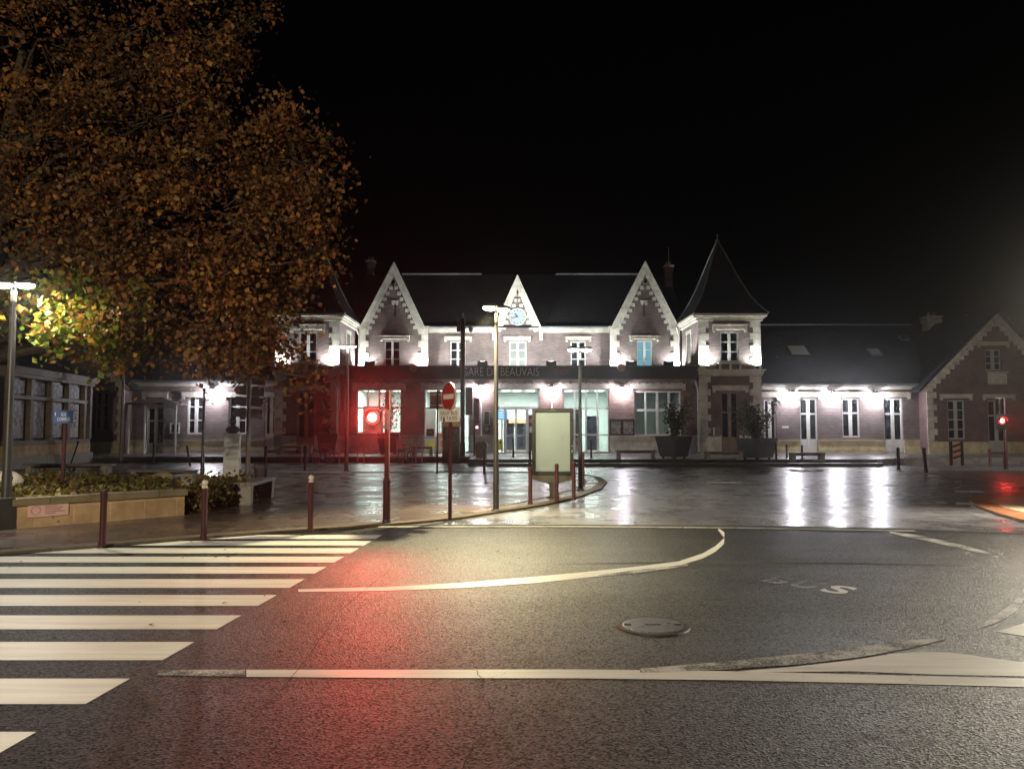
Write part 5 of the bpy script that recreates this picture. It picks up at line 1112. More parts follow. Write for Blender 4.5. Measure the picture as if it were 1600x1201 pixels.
# --- shrubs in big tapered planters
def leaves(n, fn, size, mat, mi=0):
    """leaf sized folded blades at points given by fn()"""
    vs = []; fs = []
    for _ in range(n):
        p = fn(); L = size * random.uniform(0.6, 1.25); w = L * random.uniform(0.32, 0.5)
        d = Vector((random.gauss(0, 1), random.gauss(0, 1), random.gauss(-0.35, 0.8))).normalized(); u = d.cross(Vector((random.gauss(0, 1), random.gauss(0, 1), random.gauss(0, 1)))).normalized(); q = d.cross(u) * L * random.uniform(-0.18, 0.18)
        o = len(vs); m_ = p + d * L * 0.5
        vs += [p, m_ + u * w + q, p + d * L, m_ - u * w + q]; fs += [(o, o + 1, o + 2), (o, o + 2, o + 3)]
    return vs, fs
def planter(px, by, py_rim, py_top, wpx, label, rz, two=True, z=PLAT_Z, wr=0.95, n=1100, seed=1, sparse=1.0):
    random.seed(seed); b = G(px, by, z); hz = P(px, py_rim, b.y).z - z; ht = P(px, py_top, b.y).z - z; w = wpx / 1200 * b.y / 2 / (abs(math.cos(rz)) + abs(math.sin(rz)))
    t = thing('planter', label, 'planter', b, rz, 'big tapered planters on the terrace')
    m = MB(); k = 0.72; z0 = 0.09; wi = w - 0.05
    v = [(-w * k, -w * k, z0), (w * k, -w * k, z0), (w * k, w * k, z0), (-w * k, w * k, z0), (-w, -w, hz), (w, -w, hz), (w, w, hz), (-w, w, hz), (-wi, -wi, hz), (wi, -wi, hz), (wi, wi, hz), (-wi, wi, hz), (-wi, -wi, hz - 0.12), (wi, -wi, hz - 0.12), (wi, wi, hz - 0.12), (-wi, wi, hz - 0.12)]
    m.add(v, [(3, 2, 1, 0)] + [(j, (j + 1) % 4, (j + 1) % 4 + 4, j + 4) for j in range(4)] + [(4 + j, 4 + (j + 1) % 4, 8 + (j + 1) % 4, 8 + j) for j in range(4)] + [(8 + j, 8 + (j + 1) % 4, 12 + (j + 1) % 4, 12 + j) for j in range(4)])
    m.build('pot', M['pot_dark'] if not two else M['pot_light'], t)
    for a in (-1, 1):
        for c in (-1, 1): MB().cyl((a * w * 0.55, c * w * 0.55, 0), (a * w * 0.55, c * w * 0.55, z0), 0.06, 0.06, 10).build('foot', M['black'], t)
    MB().box(-wi + 0.01, wi - 0.01, -wi + 0.01, wi - 0.01, hz - 0.2, hz - 0.09).build('soil', M['soil'], t)
    s = thing('shrub', label.replace('planter', 'shrub').split(' holding')[0] + ', leafy bush growing in the planter', 'shrub', (b.x, b.y, z + hz - 0.1), 0, 'shrubs in the big planters')
    H = ht - hz + 0.1; stems = []; ms = MB()
    for _ in range(13):
        a = random.uniform(0, 2 * PI); r1 = random.uniform(0.1, 1.25) * wr * 0.5; tip = Vector((r1 * math.cos(a) * 1.2, r1 * math.sin(a), H * random.uniform(0.5, 1.0))); mid = tip * 0.5 + Vector((random.uniform(-.1, .1), random.uniform(-.1, .1), H * 0.08)); base = Vector((random.uniform(-.12, .12), random.uniform(-.12, .12), 0))
        stems.append((base, mid, tip)); ms.tube([base, mid, tip], [0.022, 0.016, 0.005], 6)
    ms.build('stem', M['bark'], s)
    def pt():
        st = random.choice(stems); f = random.uniform(0.08, 1.02) ** 0.85; p = st[0].lerp(st[1], f * 2) if f < 0.5 else st[1].lerp(st[2], f * 2 - 1)
        return p + Vector((random.gauss(0, 0.16), random.gauss(0, 0.16), random.gauss(0, 0.10)))
    vs, fs = leaves(int(n * sparse), pt, 0.13, None); MB().add(vs, fs).build('foliage', M['shrub'], s)
    return t
planter(1053, 716, 681, 619, 58, 'grey tapered planter left of the right tower holding a leafy shrub', R(38), seed=3, wr=1.3)
planter(1183, 717.5, 684, 624, 62, 'grey tapered planter before the right tower door holding a dense shrub', R(30), seed=4, wr=1.7, n=1700)
planter(511, 708, 677, 617, 38, 'dark tapered planter before the left tower holding a sparse shrub', R(12), two=False, seed=5, wr=1.5, n=700)
planter(607, 709.5, 676, 610, 37, 'dark tapered planter behind the red traffic light holding a thin shrub', R(5), two=False, seed=6, wr=1.2, n=500)
# --- bicycle stands and bicycles
for px, lb in ((497, 'steel bicycle hoop before the left dark planter'), (552, 'steel bicycle hoop just right of the brown lamp post'), (579, 'steel bicycle hoop left of the red traffic light pole'), (664, 'steel bicycle hoop right of the parked red bicycle')):
    b = G(px, 720, 0.005); t = thing('bicycle_stand', lb, 'bicycle stand', (b.x, 39.4, 0.005), 0, 'steel bicycle hoops')
    m = MB(); m.tube([(-0.16, 0, 0.2), (-0.16, 0, 0.78)] + [(-0.16 * math.cos(PI * k / 8), 0, 0.78 + 0.16 * math.sin(PI * k / 8)) for k in range(1, 8)] + [(0.16, 0, 0.78), (0.16, 0, 0.2)], 0.03, 8)
    m.cyl((-0.16, 0, 0), (-0.16, 0, 0.2), 0.03, 0.03, 8).cyl((0.16, 0, 0), (0.16, 0, 0.2), 0.03, 0.03, 8); m.build('hoop', M['steel'], t, smooth=True)
def ring(c, r, th, n=28, ax='y'):
    return [(c[0] + r * math.cos(2 * PI * k / n), c[1], c[2] + r * math.sin(2 * PI * k / n)) for k in range(n + 1)]
def bicycle(px, rz, label):
    b = G(px, 720.5, 0.005); t = thing('bicycle', label, 'bicycle', (b.x, 39.0, 0.005), rz, 'bicycles at the hoops')
    for cx in (-0.52, 0.52):
        w_ = MB().tube(ring((cx, 0, 0.34), 0.33, 0), 0.02, 6).build('wheel', M['rubber'], t)
        m = MB().tube(ring((cx, 0, 0.34), 0.30, 0), 0.012, 6)
        for k in range(14): a = 2 * PI * k / 14; m.cyl((cx, 0, 0.34), (cx + 0.3 * math.cos(a), 0, 0.34 + 0.3 * math.sin(a)), 0.003, 0.003, 4)
        m.cyl((cx, -0.05, 0.34), (cx, 0.05, 0.34), 0.025, 0.025, 8); m.build('spokes', M['steel'], w_)
    bb, seat, head, rear, front = (-0.06, 0, 0.30), (-0.2, 0, 0.82), (0.36, 0, 0.84), (-0.52, 0, 0.34), (0.52, 0, 0.34)
    m = MB()
    for a, c, r in ((bb, seat, 0.018), (seat, (0.37, 0, 0.80), 0.018), (bb, (0.39, 0, 0.7), 0.022), (bb, rear, 0.012), (seat, rear, 0.010)): m.cyl(a, c, r, r, 8)
    m.build('frame', M['bikered'], t, smooth=True)
    MB().tube([(0.34, 0, 0.95), head, (0.42, 0, 0.62), front], 0.016, 8).build('fork', M['black'], t, smooth=True)
    MB().tube([(0.24, -0.27, 0.99), (0.33, -0.2, 1.0), (0.34, 0, 0.96), (0.33, 0.2, 1.0), (0.24, 0.27, 0.99)], 0.014, 8).build('handlebar', M['steel'], t, smooth=True)
    MB().frustum((-0.34, -0.06, -0.05, 0.05), (-0.36, -0.04, -0.07, 0.07), 0.90, 0.95).cyl((-0.2, 0, 0.82), (-0.22, 0, 0.90), 0.013, 0.013, 8).build('saddle', M['black'], t)
    MB().cyl((-0.06, -0.05, 0.30), (-0.06, -0.035, 0.30), 0.09, 0.09, 16).cyl((-0.06, -0.06, 0.3), (0.02, -0.08, 0.15), 0.01, 0.01, 6).cyl((-0.06, 0.06, 0.3), (-0.14, 0.08, 0.45), 0.01, 0.01, 6).box(-0.02, 0.1, -0.14, -0.06, 0.14, 0.16).build('crank', M['steel'], t)
    MB().box(-0.78, -0.36, -0.07, 0.07, 0.70, 0.72).cyl((-0.7, 0.06, 0.7), (-0.52, 0.06, 0.34), 0.008, 0.008, 6).cyl((-0.7, -0.06, 0.7), (-0.52, -0.06, 0.34), 0.008, 0.008, 6).build('carrier', M['black'], t)
    return t
bicycle(645, R(70), 'parked red bicycle seen almost end on against the terrace edge')
bicycle(524, R(62), 'parked bicycle in front of the left dark planter')
# railing on the terrace behind the bicycles
t = thing('railing', 'thin grey handrail along the terrace behind the bicycles', 'railing', (X(665, 41), 41.0, PLAT_Z))
x0, x1 = X(590, 41) - X(665, 41), X(742, 41) - X(665, 41); MB().cyl((x0, 0, 0.98), (x1, 0, 0.98), 0.025, 0.025, 8).build('handrail', M['steel'], t)
for k in range(6): xx = x0 + (x1 - x0) * k / 5; MB().cyl((xx, 0, 0), (xx, 0, 0.97), 0.022, 0.022, 8).build('post', M['steel'], t)
b = G(655, 713, PLAT_Z); bench((b.x, 41.6, PLAT_Z), 1.1, 0.5, 0.4, 'small dark bench behind the parked red bicycle', 0)
# --- left side: planting bed with stone wall, plants, sign, plaque
wb0, wb1 = G(22, 826, PAVE_Z), G(288, 804, PAVE_Z)
dv = (wb1 - wb0); L_ = dv.length; ang = math.atan2(dv.y, dv.x)
zw = P(155, 771, (wb0.y + wb1.y) / 2).z - PAVE_Z
BW = thing('planting_bed_wall', 'low ochre block wall with grey capstones round the planting bed', 'garden wall', (wb0.x, wb0.y, PAVE_Z), ang)
MB().box(0, L_, 0, 0.25, 0, zw - 0.12).build('wall', M['bedwall'], BW)
MB().box(-0.05, L_ + 0.04, -0.05, 0.30, zw - 0.119, zw).build('capstone', M['bedcap'], BW)
MB().box(-0.55, -0.002, -0.04, 0.3, 0, zw + 0.02).build('end_pillar', M['polegrey'], BW)
# plaque
pq = P(72, 795.5, wb0.y + (wb1.y - wb0.y) * (72 - 22) / 266)
PQ = thing('plaque', 'pale pink information plaque with a ring of stars on the bed wall', 'plaque', (0, 0, 0)); mt = Matrix.Rotation(ang, 3, 'Z')
lx = (72 - 22) / 266 * L_ * 0.93; PQ.location = Vector((wb0.x, wb0.y, PAVE_Z)) + mt @ Vector((lx, -0.003, pq.z - PAVE_Z)); PQ.rotation_euler = (0, 0, ang)
MB().box(-0.32, 0.32, -0.02, 0, -0.115, 0.115).build('plate', M['plaque'], PQ)
m = MB()
for k in range(12): a = 2 * PI * k / 12; m.box(-0.2 + 0.07 * math.cos(a) - 0.008, -0.2 + 0.07 * math.cos(a) + 0.008, -0.023, -0.0205, 0.07 * math.sin(a) - 0.008, 0.07 * math.sin(a) + 0.008)
m.build('star_ring', M['signback'], PQ)
m = MB()
for k, w_ in enumerate((0.2, 0.3, 0.26, 0.34, 0.18)): m.box(-0.06, -0.06 + w_ * 0.95, -0.023, -0.0205, 0.06 - k * 0.032, 0.069 - k * 0.032)
m.build('text_lines', M['signback'], PQ)
# soil and plants of the bed
bedpoly = [(wb0.x - 4.5, wb0.y - 0.3), (wb0.x + 0.1 * dv.x / L_, wb0.y + 0.28), (wb1.x - 0.3, wb1.y + 0.2), (wb1.x + 0.1, wb1.y + 3.0), G(60, 764, PAVE_Z)[:2], (wb0.x - 5.5, wb0.y + 4.5)]
kind(MB().slab(bedpoly, PAVE_Z + 0.002, PAVE_Z + zw - 0.10).build('bed_soil', M['soil']), 'structure')
random.seed(21)
def inpoly(x, y, poly):
    c = False; j = len(poly) - 1
    for i in range(len(poly)):
        if (poly[i][1] > y) != (poly[j][1] > y) and x < (poly[j][0] - poly[i][0]) * (y - poly[i][1]) / (poly[j][1] - poly[i][1]) + poly[i][0]: c = not c
        j = i
    return c
def scatter(poly, n, z, dz, size, name, label_kind='stuff', zdn=0):
    xs = [p[0] for p in poly]; ys = [p[1] for p in poly]; pts = []
    while len(pts) < n:
        x, y = random.uniform(min(xs), max(xs)), random.uniform(min(ys), max(ys))
        if inpoly(x, y, poly): pts.append(Vector((x, y, z + abs(random.gauss(0, dz)) * (-zdn if zdn and random.random() < 0.8 else 1) + (0.06 * math.sin(x * 2.3 + y) ** 2))))
    it = iter(pts); vs, fs = leaves(n, lambda: next(it), size, None)
    return kind(MB().add(vs, fs).build(name, M['cover']), label_kind)
scatter(bedpoly, 9500, PAVE_Z + zw - 0.12, 0.055, 0.11, 'ground_cover')
edge = [(wb1.x - 0.25, wb1.y + 0.1), (wb1.x + 0.25, wb1.y + 0.3), (wb1.x + 0.45, wb1.y + 3.2), (wb1.x - 0.25, wb1.y + 3.2)]; scatter(edge, 2600, PAVE_Z + zw - 0.20, 0.16, 0.12, 'ground_cover', zdn=1)
bed2 = gp([(290, 799), (330, 789), (376, 778), (397, 768), (385, 756), (285, 757)], PAVE_Z)
kind(MB().slab(bed2, PAVE_Z, PAVE_Z + 0.12).build('bed_soil', M['soil']), 'structure'); scatter(bed2, 4200, PAVE_Z + 0.10, 0.06, 0.11, 'ground_cover')
wp = gp([(60, 822), (95, 820), (92, 815), (66, 817)], PAVE_Z); scatter(wp, 60, PAVE_Z, 0.05, 0.09, 'weeds')
b = stand(294, 792); t = thing('stone_post', 'grey stone post at the right end of the planting bed wall', 'stone post', b); hp = P(294, 744, b.y).z - PAVE_Z
MB().frustum((-0.13, 0.13, -0.13, 0.13), (-0.11, 0.11, -0.11, 0.11), 0, hp).build('shaft', M['concrete'], t); MB().box(-0.16, 0.16, -0.16, 0.16, hp, hp + 0.06).build('cap', M['benchtop'], t)
# boulder
b = G(5, 764, PAVE_Z + zw - 0.1); t = thing('boulder', 'pale cream boulder lying in the planting bed behind the lamp post', 'boulder', (b.x, b.y, PAVE_Z + zw - 0.12))
random.seed(5); m = MB().ball((0, 0, 0.15), 0.36, 0.30, 0.24, 18)
m.v = [(x * (1 + 0.13 * math.sin(5 * y + 3 * z)), y * (1 + 0.1 * math.sin(4 * x)), z * (1 + 0.12 * math.sin(4 * x + 1))) for x, y, z in m.v]; m.build('stone', M['rock'], t, smooth=True)
b2 = G(247, 752, PAVE_Z + zw - 0.1); t = thing('boulder', 'small mossy boulder at the far right of the planting bed', 'boulder', (b2.x, b2.y, PAVE_Z + zw - 0.12))
m = MB().ball((0, 0, 0.10), 0.36, 0.2, 0.14, 16); m.v = [(x * (1 + 0.15 * math.sin(9 * y + 3 * z)), y, z * (1 + 0.15 * math.sin(7 * x))) for x, y, z in m.v]; m.build('stone', plain('mossy_rock', (0.28, 0.22, 0.11), 0.9, 0, 0.4, 9, 0.6), t, smooth=True)
# street name sign
b = G(97, 770, PAVE_Z + zw - 0.1); t = thing('street_name_sign', 'blue street name plate on a maroon post in the planting bed', 'street sign', b)
zt_, zb_ = P(97, 641, b.y).z - b.z, P(97, 661, b.y).z - b.z
MB().cyl((0, 0, 0), (0.015, 0, zb_ + 0.06), 0.04, 0.04, 12).build('post', M['polemaroon'], t)
pl = MB().box(-0.20, 0.20, -0.05, -0.03, zb_, zt_).build('plate', M['signblue'], t)
text_obj('lettering', 'RUE\nCORREUS', 0.1, M['signwhite'], pl, (0.01, -0.052, (zt_ + zb_) / 2), depth=0.001, fit=(0.26, (zt_ - zb_) * 0.62))
MB().box(-0.17, -0.155, -0.053, -0.0505, zt_ - 0.11, zt_ - 0.04).build('mark', M['signwhite'], pl)
# kick scooter leaning at the dark bench
b = G(93, 738, PAVE_Z); t = thing('kick_scooter', 'black electric kick scooter parked against the dark bench', 'scooter', (b.x, b.y, PAVE_Z), R(20))
for cx in (-0.42, 0.42): 
    w_ = MB().tube(ring((cx, 0, 0.13), 0.105, 0, 20), 0.028, 8).build('wheel', M['rubber'], t); MB().cyl((cx, -0.03, 0.13), (cx, 0.03, 0.13), 0.075, 0.075, 14).build('hub', M['black'], w_)
MB().box(-0.42, 0.30, -0.08, 0.08, 0.12, 0.17).build('deck', M['black'], t)
MB().tube([(0.30, 0, 0.15), (0.36, 0, 0.30), (0.42, 0, 0.13)], 0.03, 8).build('fork', M['black'], t)
MB().tube([(0.36, 0, 0.28), (0.50, 0, 0.75), (0.62, 0, 1.18)], 0.026, 8).build('steering_stem', M['black'], t)
MB().tube([(0.60, -0.24, 1.16), (0.62, 0, 1.19), (0.60, 0.24, 1.16)], 0.02, 8).box(0.58, 0.66, -0.05, 0.05, 1.17, 1.22).build('handlebar', M['black'], t)
MB().tube([(-0.52, 0, 0.26), (-0.42, 0, 0.29), (-0.32, 0, 0.24)], 0.02, 6).build('mudguard', M['black'], t)
# fingerpost
b = stand(386.5, 765); t = thing('fingerpost', 'grey fingerpost with four rows of direction boards before the left wing', 'signpost', b)
h = P(387, 588, b.y).z - PAVE_Z; kk = b.y / 1200
MB().cyl((0, 0, 0), (0, 0, h), 0.065, 0.06, 14).build('post', M['signgrey'], t, smooth=True)
for i, (y0, y1, l, r_, tx, tr) in enumerate(((585, 599, -23, 25, '', 'POLICE'), (602, 616, -24, 24, '', ''), (619, 633, -25, 23, '', ''), (637, 651, -25, 22, 'PARKING', ''))):
    za, zb = P(387, y1, b.y).z - PAVE_Z, P(387, y0, b.y).z - PAVE_Z
    lb_ = MB().prism([(l * kk, (za + zb) / 2), (l * kk + 0.09, za), (-0.07, za - 0.02), (-0.07, zb - 0.02), (l * kk + 0.09, zb)], (), -0.03, 0.0).build('finger_board', M['signgrey'], t)
    rb_ = MB().prism([(0.07, za - 0.03), (r_ * kk, za - 0.06), (r_ * kk, zb - 0.06), (0.07, zb - 0.03)], (), -0.03, 0.0).build('finger_board', M['signgrey'], t)
    if tx: text_obj('lettering', tx, 0.1, M['ink'], lb_, (l * kk / 2, -0.032, (za + zb) / 2 - 0.01), depth=0.001, fit=(0.33, 0.10))
    if tr: text_obj('lettering', tr, 0.1, M['ink'], rb_, (r_ * kk / 2 + 0.04, -0.032, (za + zb) / 2 - 0.045), depth=0.001, fit=(0.34, 0.13))
# pedestal and bust
b = stand(362, 758); kk = b.y / 1200; t = thing('stone_pedestal', 'tall pale square stone pedestal carrying a dark bust', 'pedestal', b, R(12)); h = P(362, 677, b.y).z - PAVE_Z; w = 11.5 * kk
MB().frustum((-w * 1.06, w * 1.06, -w * 1.06, w * 1.06), (-w * 0.94, w * 0.94, -w * 0.94, w * 0.94), 0, h - 0.07).build('shaft', M['pale_stone_block'], t); MB().box(-w * 1.04, w * 1.04, -w * 1.04, w * 1.04, h - 0.069, h).build('cap', M['pale_stone_block'], t)
t = thing('bust', 'dark bronze bust on top of the pale stone pedestal', 'bust', (b.x, b.y, PAVE_Z + h), R(12))
m = MB().lathe([(0.13, 0), (0.13, 0.04), (0.20, 0.06), (0.21, 0.13), (0.15, 0.2), (0.07, 0.235), (0.065, 0.27), (0.09, 0.31), (0.105, 0.37), (0.09, 0.44), (0.04, 0.475), (0.002, 0.48)], n=20, sy=0.72)
m.ball((0, -0.085, 0.36), 0.02, 0.03, 0.03, 8); m.build('figure', M['bronze'], t, smooth=True)
# glass shelter in front of the left wing
Ys = 44.6; t = thing('glass_shelter', 'small glass shelter with flat roof before the left wing', 'shelter', (X(240, Ys), Ys, PLAT_Z)); k0 = X(240, Ys)
def xs_(px): return X(px, Ys) - k0
zr_ = Z(632, Ys) - PLAT_Z
MB().box(xs_(196), xs_(278), 0, 1.4, zr_, zr_ + 0.12).build('roof', M['polegrey'], t)
MB().prism([(xs_(255), zr_ - 0.05), (xs_(276.5), zr_ - 0.28), (xs_(276.5), zr_ + 0.12), (xs_(255), zr_ + 0.42)], (), -0.05, -0.004).build('fascia_board', M['white'], t); MB().prism([(xs_(221), zr_ + 0.02), (xs_(244), zr_ - 0.12), (xs_(244), zr_ + 0.10), (xs_(221), zr_ + 0.26)], (), -0.05, -0.004).build('fascia_board', M['signgrey'], t)
for px in (201, 226, 274): MB().cyl((xs_(px), 0.05, 0), (xs_(px), 0.05, zr_), 0.06, 0.06, 10).build('post', M['white'], t)
MB().box(xs_(203), xs_(224), 0.04, 0.06, 0.4, zr_ - 0.1).build('glass_panel', M['glass'], t); MB().box(xs_(228), xs_(272), 1.30, 1.32, 0.4, zr_ - 0.1).build('glass_panel', M['glass'], t)
MB().box(xs_(232), xs_(268), 0.8, 1.2, 0.42, 0.47).box(xs_(235), xs_(237), 0.85, 1.1, 0, 0.42).box(xs_(263), xs_(265), 0.85, 1.1, 0, 0.42).build('seat', M['benchtop'], t)
board(266, 281, 660.5, 677, YW, 'black framed notice on brick beside the glass shelter', frame='white', sheet='ink')
b = G(322, 703, PLAT_Z); t = thing('litter_bin', 'small brown round bin against the left wing plinth', 'litter bin', b); MB().lathe([(0.2, 0), (0.24, 0.05), (0.28, 0.62), (0.24, 0.70), (0.1, 0.72)], n=16).build('body', M['signback'], t, smooth=True); MB().lathe([(0.29, 0.6), (0.29, 0.64)], n=16).build('rim', M['black'], t)
b = stand(316, 750); t = thing('thin_mast', 'thin dark post before the left wing window, left of the pedestal', 'post', b); MB().lathe([(0.065, 0), (0.065, 0.8), (0.05, 0.85), (0.045, P(316, 612, b.y).z)], n=12).build('post', M['black'], t, smooth=True); MB().ball((0, 0, P(316, 612, b.y).z + 0.03), 0.06, n=10).build('cap', M['black'], t)
# poster kiosk building
ka, kb_ = P(20, 650, 32.0), P(147, 650, 40.0); ka.z = kb_.z = 0; dv = kb_ - ka; KL = dv.length; ang = math.atan2(dv.y, dv.x)
KH = P(30, 572, 32.3).z; K = thing('poster_kiosk', 'old dark timber kiosk with two rows of pasted posters on a stone base', 'kiosk', (ka.x, ka.y, PAVE_Z), ang)
def kz(py): return P(30, py, 32.3).z - PAVE_Z
MB().box(0, KL, 0, 3.0, 0, kz(714)).build('stone_step', M['concrete'], K); MB().box(0.05, KL - 0.05, 0.12, 2.9, kz(714), kz(697)).build('stone_base', M['bedwall'], K)
MB().box(0.2, KL - 0.2, 0.45, 2.8, kz(697), kz(586)).build('body', M['kioskdark'], K)
MB().box(-0.1, KL + 0.1, -0.1, 3.1, kz(583), kz(572)).box(-0.02, KL + 0.02, 0.0, 3.0, kz(588), kz(583) - 0.001).build('cornice', M['kioskwood'], K)
MB().add([(-0.2, -0.2, kz(572) + 0.002), (KL + 0.2, -0.2, kz(572) + 0.002), (KL + 0.2, 3.2, kz(572) + 0.002), (-0.2, 3.2, kz(572) + 0.002), (KL * 0.4, 1.5, kz(572) + 1.5), (KL * 0.6, 1.5, kz(572) + 1.5)], [(0, 1, 5, 4), (1, 2, 5), (2, 3, 4, 5), (3, 0, 4), (3, 2, 1, 0)]).build('roof', M['slate'], K)
m = MB(); m.box(0.1, KL - 0.1, 0.2, 0.44, kz(622), kz(616)).box(0.06, KL - 0.06, 0.14, 0.44, kz(697) + 0.002, kz(689))
N = 4
for k in range(N + 1): xx = 0.25 + (KL - 0.75) * k / N; m.box(xx - 0.13, xx + 0.13, 0.22, 0.43, kz(689), kz(588) - 0.002)
m.box(KL - 0.24, KL - 0.02, 0.1, 0.42, kz(689), kz(588) - 0.004); m.build('timber_frame', M['kioskwood'], K)
for k in range(N):
    xa = 0.25 + (KL - 0.75) * (k + 0.14) / N; xb = 0.25 + (KL - 0.75) * (k + 0.80) / N
    for z0, z1, nm in ((kz(685), kz(624), 'poster'), (kz(613), kz(592), 'small_poster')):
        m = MB().box(xa, xb, 0.40, 0.447, z0, z1); m.v = [(x - (xa + xb) / 2, y - 0.42, z - (z0 + z1) / 2) for x, y, z in m.v]
        o = m.build(nm, M['poster2' if k == 3 and nm == 'poster' else 'poster1'], K); o.location = ((xa + xb) / 2, 0.42, (z0 + z1) / 2)
text_obj('lettering', 'AL\nAS\nTE', 0.3, M['ink'], K, (0.25 + (KL - 0.75) * 3.47 / N, 0.395, (kz(624) + kz(685)) / 2 + 0.2), depth=0.002, fit=(0.8, 1.1))

# ------------------------------------------------------------------ the autumn tree
random.seed(11)
TB = Vector((-13.9, 19.5, 0.0)); TREE = thing('autumn_tree', 'great autumn tree with brown and yellow leaves reaching over the left lamp', 'tree', TB)
lobes = []   # centre, radii, leaf density, material
def lobe(px, py, Y, rx, rz_, ry, n, mi=0):
    c = P(px, py, Y); k = Y / 1200; lobes.append((c, Vector((rx * k, ry, rz_ * k)), n, mi))
lobe(60, 60, 17.5, 190, 130, 2.2, 62); lobe(230, 40, 17.2, 150, 120, 2.2, 52); lobe(330, 60, 17, 85, 85, 1.6, 24); lobe(400, 25, 17.2, 32, 60, 0.8, 5)
lobe(60, 220, 16.8, 170, 110, 2.2, 58); lobe(230, 190, 16.6, 140, 100, 2.0, 50); lobe(360, 210, 16.4, 110, 80, 1.7, 40); lobe(460, 250, 16.2, 65, 75, 1.2, 24)
lobe(60, 350, 16.2, 130, 80, 1.8, 38); lobe(200, 330, 16.0, 140, 90, 1.9, 46); lobe(340, 330, 15.8, 130, 85, 1.8, 44); lobe(470, 345, 15.6, 85, 75, 1.4, 34)
lobe(150, 430, 15.6, 110, 60, 1.6, 32); lobe(280, 440, 15.4, 120, 65, 1.6, 38); lobe(395, 440, 15.2, 90, 60, 1.5, 28); lobe(490, 405, 15.2, 28, 25, 0.7, 5)
lobe(220, 510, 15.2, 70, 40, 1.2, 17); lobe(330, 520, 15.0, 100, 60, 1.3, 34); lobe(400, 515, 14.8, 45, 50, 1.1, 15); lobe(470, 545, 14.8, 45, 45, 0.8, 3); lobe(380, 550, 14.8, 60, 20, 1.0, 11); lobe(480, 590, 14.8, 40, 26, 0.7, 2)
lobe(325, 552, 15, 45, 20, 0.8, 7); lobe(205, 555, 15.4, 45, 25, 0.8, 6)
lobe(105, 475, 14.6, 65, 36, 0.9, 20, 1); lobe(150, 505, 14.4, 62, 32, 0.9, 18, 1); lobe(95, 525, 14.5, 34, 22, 0.6, 6, 1); lobe(5, 470, 15.6, 32, 24, 0.7, 4, 1); lobe(200, 480, 15.0, 35, 28, 0.8, 6, 1); lobe(150, 545, 14.9, 48, 12, 0.6, 4, 1)
tm = MB()
tm.tube([(0, 0, -0.05), (0.05, 0, 0.8), (0.1, -0.1, 2.2), (0.3, -0.2, 4.5), (0.7, -0.4, 6.5), (1.3, -0.8, 8.5), (1.9, -1.2, 11)], [0.52, 0.40, 0.36, 0.33, 0.27, 0.18, 0.07], 14)
fork = [Vector((0.2, -0.15, 3.4)), Vector((0.4, -0.25, 5.2)), Vector((0.8, -0.5, 6.9)), Vector((1.3, -0.8, 8.4))]
cr = [([], [], []), ([], [], [])]
for (c, rad, n, mi) in lobes:
    lc = c - TB; a = min(fork, key=lambda f: abs(f.z - (lc.z - 1.2)))
    mid = a.lerp(lc, 0.5) + Vector((random.uniform(-.3, .3), random.uniform(-.3, .3), 0.5)); L = (lc - a).length
    tm.tube([a, a.lerp(mid, 0.5) + Vector((0, 0, 0.15)), mid, mid.lerp(lc, 0.5) + Vector((0, 0, 0.1)), lc], [0.035 + 0.012 * L, 0.03 + 0.009 * L, 0.045, 0.03, 0.012], 7)
    for _ in range(int(n * (0.85 if mi == 0 else 1))):
        # cluster centres lean to the outside of the lobe, with gaps between
        d = Vector((random.gauss(0, 1), random.gauss(0, 1), random.gauss(0, 1))).normalized() * random.uniform(0.25, 1.0) ** 0.6
        q = lc + Vector((d.x * rad.x, d.y * rad.y, d.z * rad.z))
        if random.random() < 0.35: tm.tube([lc.lerp(q, 0.15), lc.lerp(q, 0.6) + Vector((0, 0, 0.1)), q], [0.014, 0.009, 0.004], 4)
        cs = random.uniform(0.16, 0.34); droop = random.uniform(0.5, 1.1)
        vs, fs = leaves(random.randint(42, 72), lambda: q + Vector((random.gauss(0, cs), random.gauss(0, cs), random.gauss(0, cs * droop))), 0.115 if mi == 0 else 0.135, None)
        V, Fc, Tn = cr[mi]; o = len(V); V += vs; Fc += [tuple(i + o for i in f) for f in fs]
        tone = random.choice(((0.5, 0.46, 0.46), (0.8, 0.72, 0.7), (1.05, 1.0, 0.95), (1.15, 0.95, 0.8), (1.5, 1.25, 0.95), (0.75, 0.85, 0.8))); Tn += [tone] * len(fs)
tm.build('trunk', M['bark'], TREE, smooth=True)
crown = MB().add(cr[0][0], cr[0][1]).build('crown', M['tree'], TREE)
ta = crown.data.color_attributes.new('tone', 'FLOAT_COLOR', 'POINT')
pt_ = [(1.0, 1.0, 1.0, 1.0)] * len(crown.data.vertices)
for f, tn in zip(cr[0][1], cr[0][2]):
    for i in f: pt_[i] = (*tn, 1.0)
ta.data.foreach_set('color', [x for q in pt_ for x in q])
MB().add(cr[1][0], cr[1][1]).build('yellow_green_foliage', M['tree_green'], TREE)
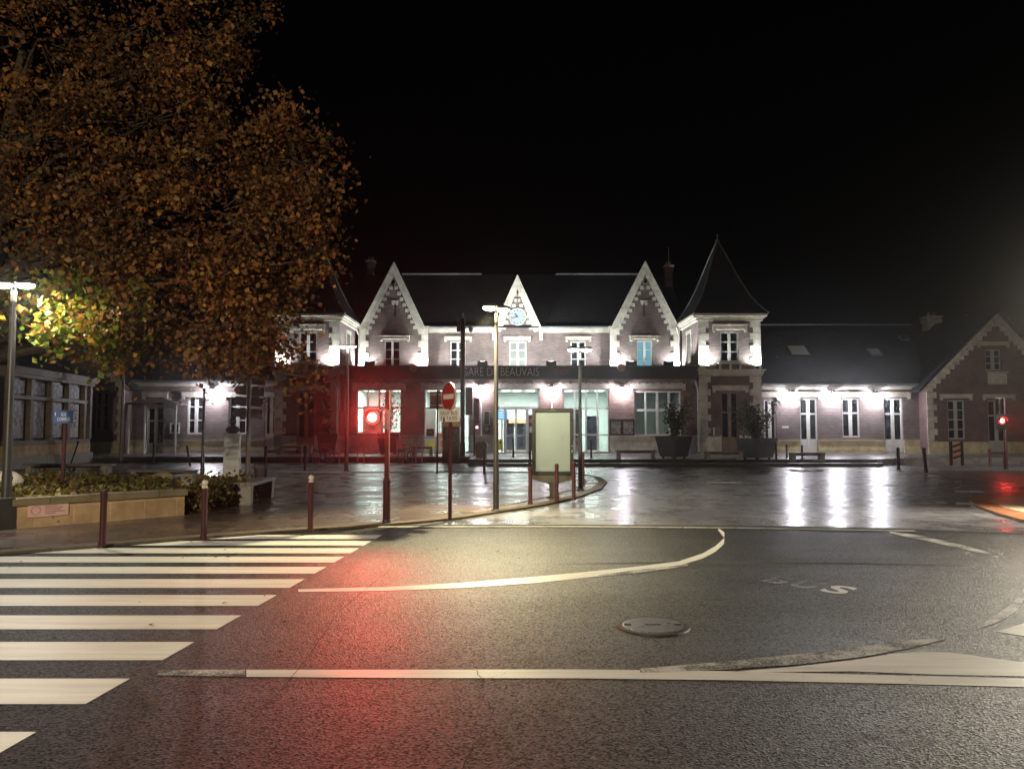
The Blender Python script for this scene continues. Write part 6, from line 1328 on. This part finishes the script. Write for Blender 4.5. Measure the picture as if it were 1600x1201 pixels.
# fallen leaves on the wet ground
random.seed(9); vs = []; fs = []
for _ in range(170):
    px, py = random.uniform(-100, 900), random.choice([random.uniform(800, 870), random.uniform(740, 860), random.uniform(860, 1100)])
    if px > 500 and random.random() < 0.7: continue
    g = G(px, py, 0.03); zz = 0.014
    zz = PAVE_Z + 0.012 if inpoly(g.x, g.y, pave) else 0.016
    a = random.uniform(0, 6.28); s = random.uniform(0.02, 0.045); o = len(vs)
    for k, (u, v) in enumerate(((1, 0), (0.1, 0.55), (-1, 0), (0.1, -0.55))): vs.append((g.x + s * (u * math.cos(a) - v * math.sin(a)), g.y + s * (u * math.sin(a) + v * math.cos(a)), zz + (0.008 if k % 2 else 0)))
    fs += [(o, o + 1, o + 2), (o, o + 2, o + 3)]
kind(MB().add(vs, fs).build('fallen_leaves', M['cover']), 'stuff')

# ------------------------------------------------------------------ thin haze added for the lens glow round the lamps
hm, hn, hl, hb = nmat('glow_haze')
hn.remove(hb); pv = hn.new('ShaderNodeVolumePrincipled'); pv.inputs['Density'].default_value = HAZE; pv.inputs['Anisotropy'].default_value = 0.94; pv.inputs['Color'].default_value = (0.9, 0.9, 0.9, 1)
hl.new(pv.outputs[0], hn['Material Output'].inputs['Volume'])
kind(MB().box(-165, 165, -65, 225, -1, 17).build('haze', hm), 'stuff')
# ------------------------------------------------------------------ night sky, camera, output
w = bpy.data.worlds.new('World'); scene.world = w; w.use_nodes = True
wn, wl = w.node_tree.nodes, w.node_tree.links
sky = wn.new('ShaderNodeTexSky'); sky.sky_type = 'NISHITA'; sky.sun_disc = False; sky.sun_elevation = R(-4); sky.sun_rotation = R(180)
bg = wn['Background']; wl.new(sky.outputs[0], bg.inputs['Color']); bg.inputs['Strength'].default_value = SKY
cam = bpy.data.cameras.new('Camera'); cam.angle = 2 * math.atan(800 / F); cam.clip_end = 1000; cam.clip_start = 0.05
co = bpy.data.objects.new('Camera', cam); COL.objects.link(co); co.location = (0, 0, CAMZ); co.rotation_euler = (PI / 2 + PITCH, 0, 0); scene.camera = co
scene.view_settings.view_transform = 'Standard'; scene.view_settings.look = 'None'; scene.view_settings.exposure = EXPO; scene.view_settings.gamma = 1
scene.render.engine = 'CYCLES'
cy = scene.cycles; cy.use_denoising = True; cy.max_bounces = 6; cy.diffuse_bounces = 2; cy.glossy_bounces = 4; cy.transparent_max_bounces = 8; cy.transmission_bounces = 4
cy.sample_clamp_indirect = 4.0; cy.sample_clamp_direct = 0; cy.use_light_tree = True; cy.caustics_reflective = False; cy.caustics_refractive = False
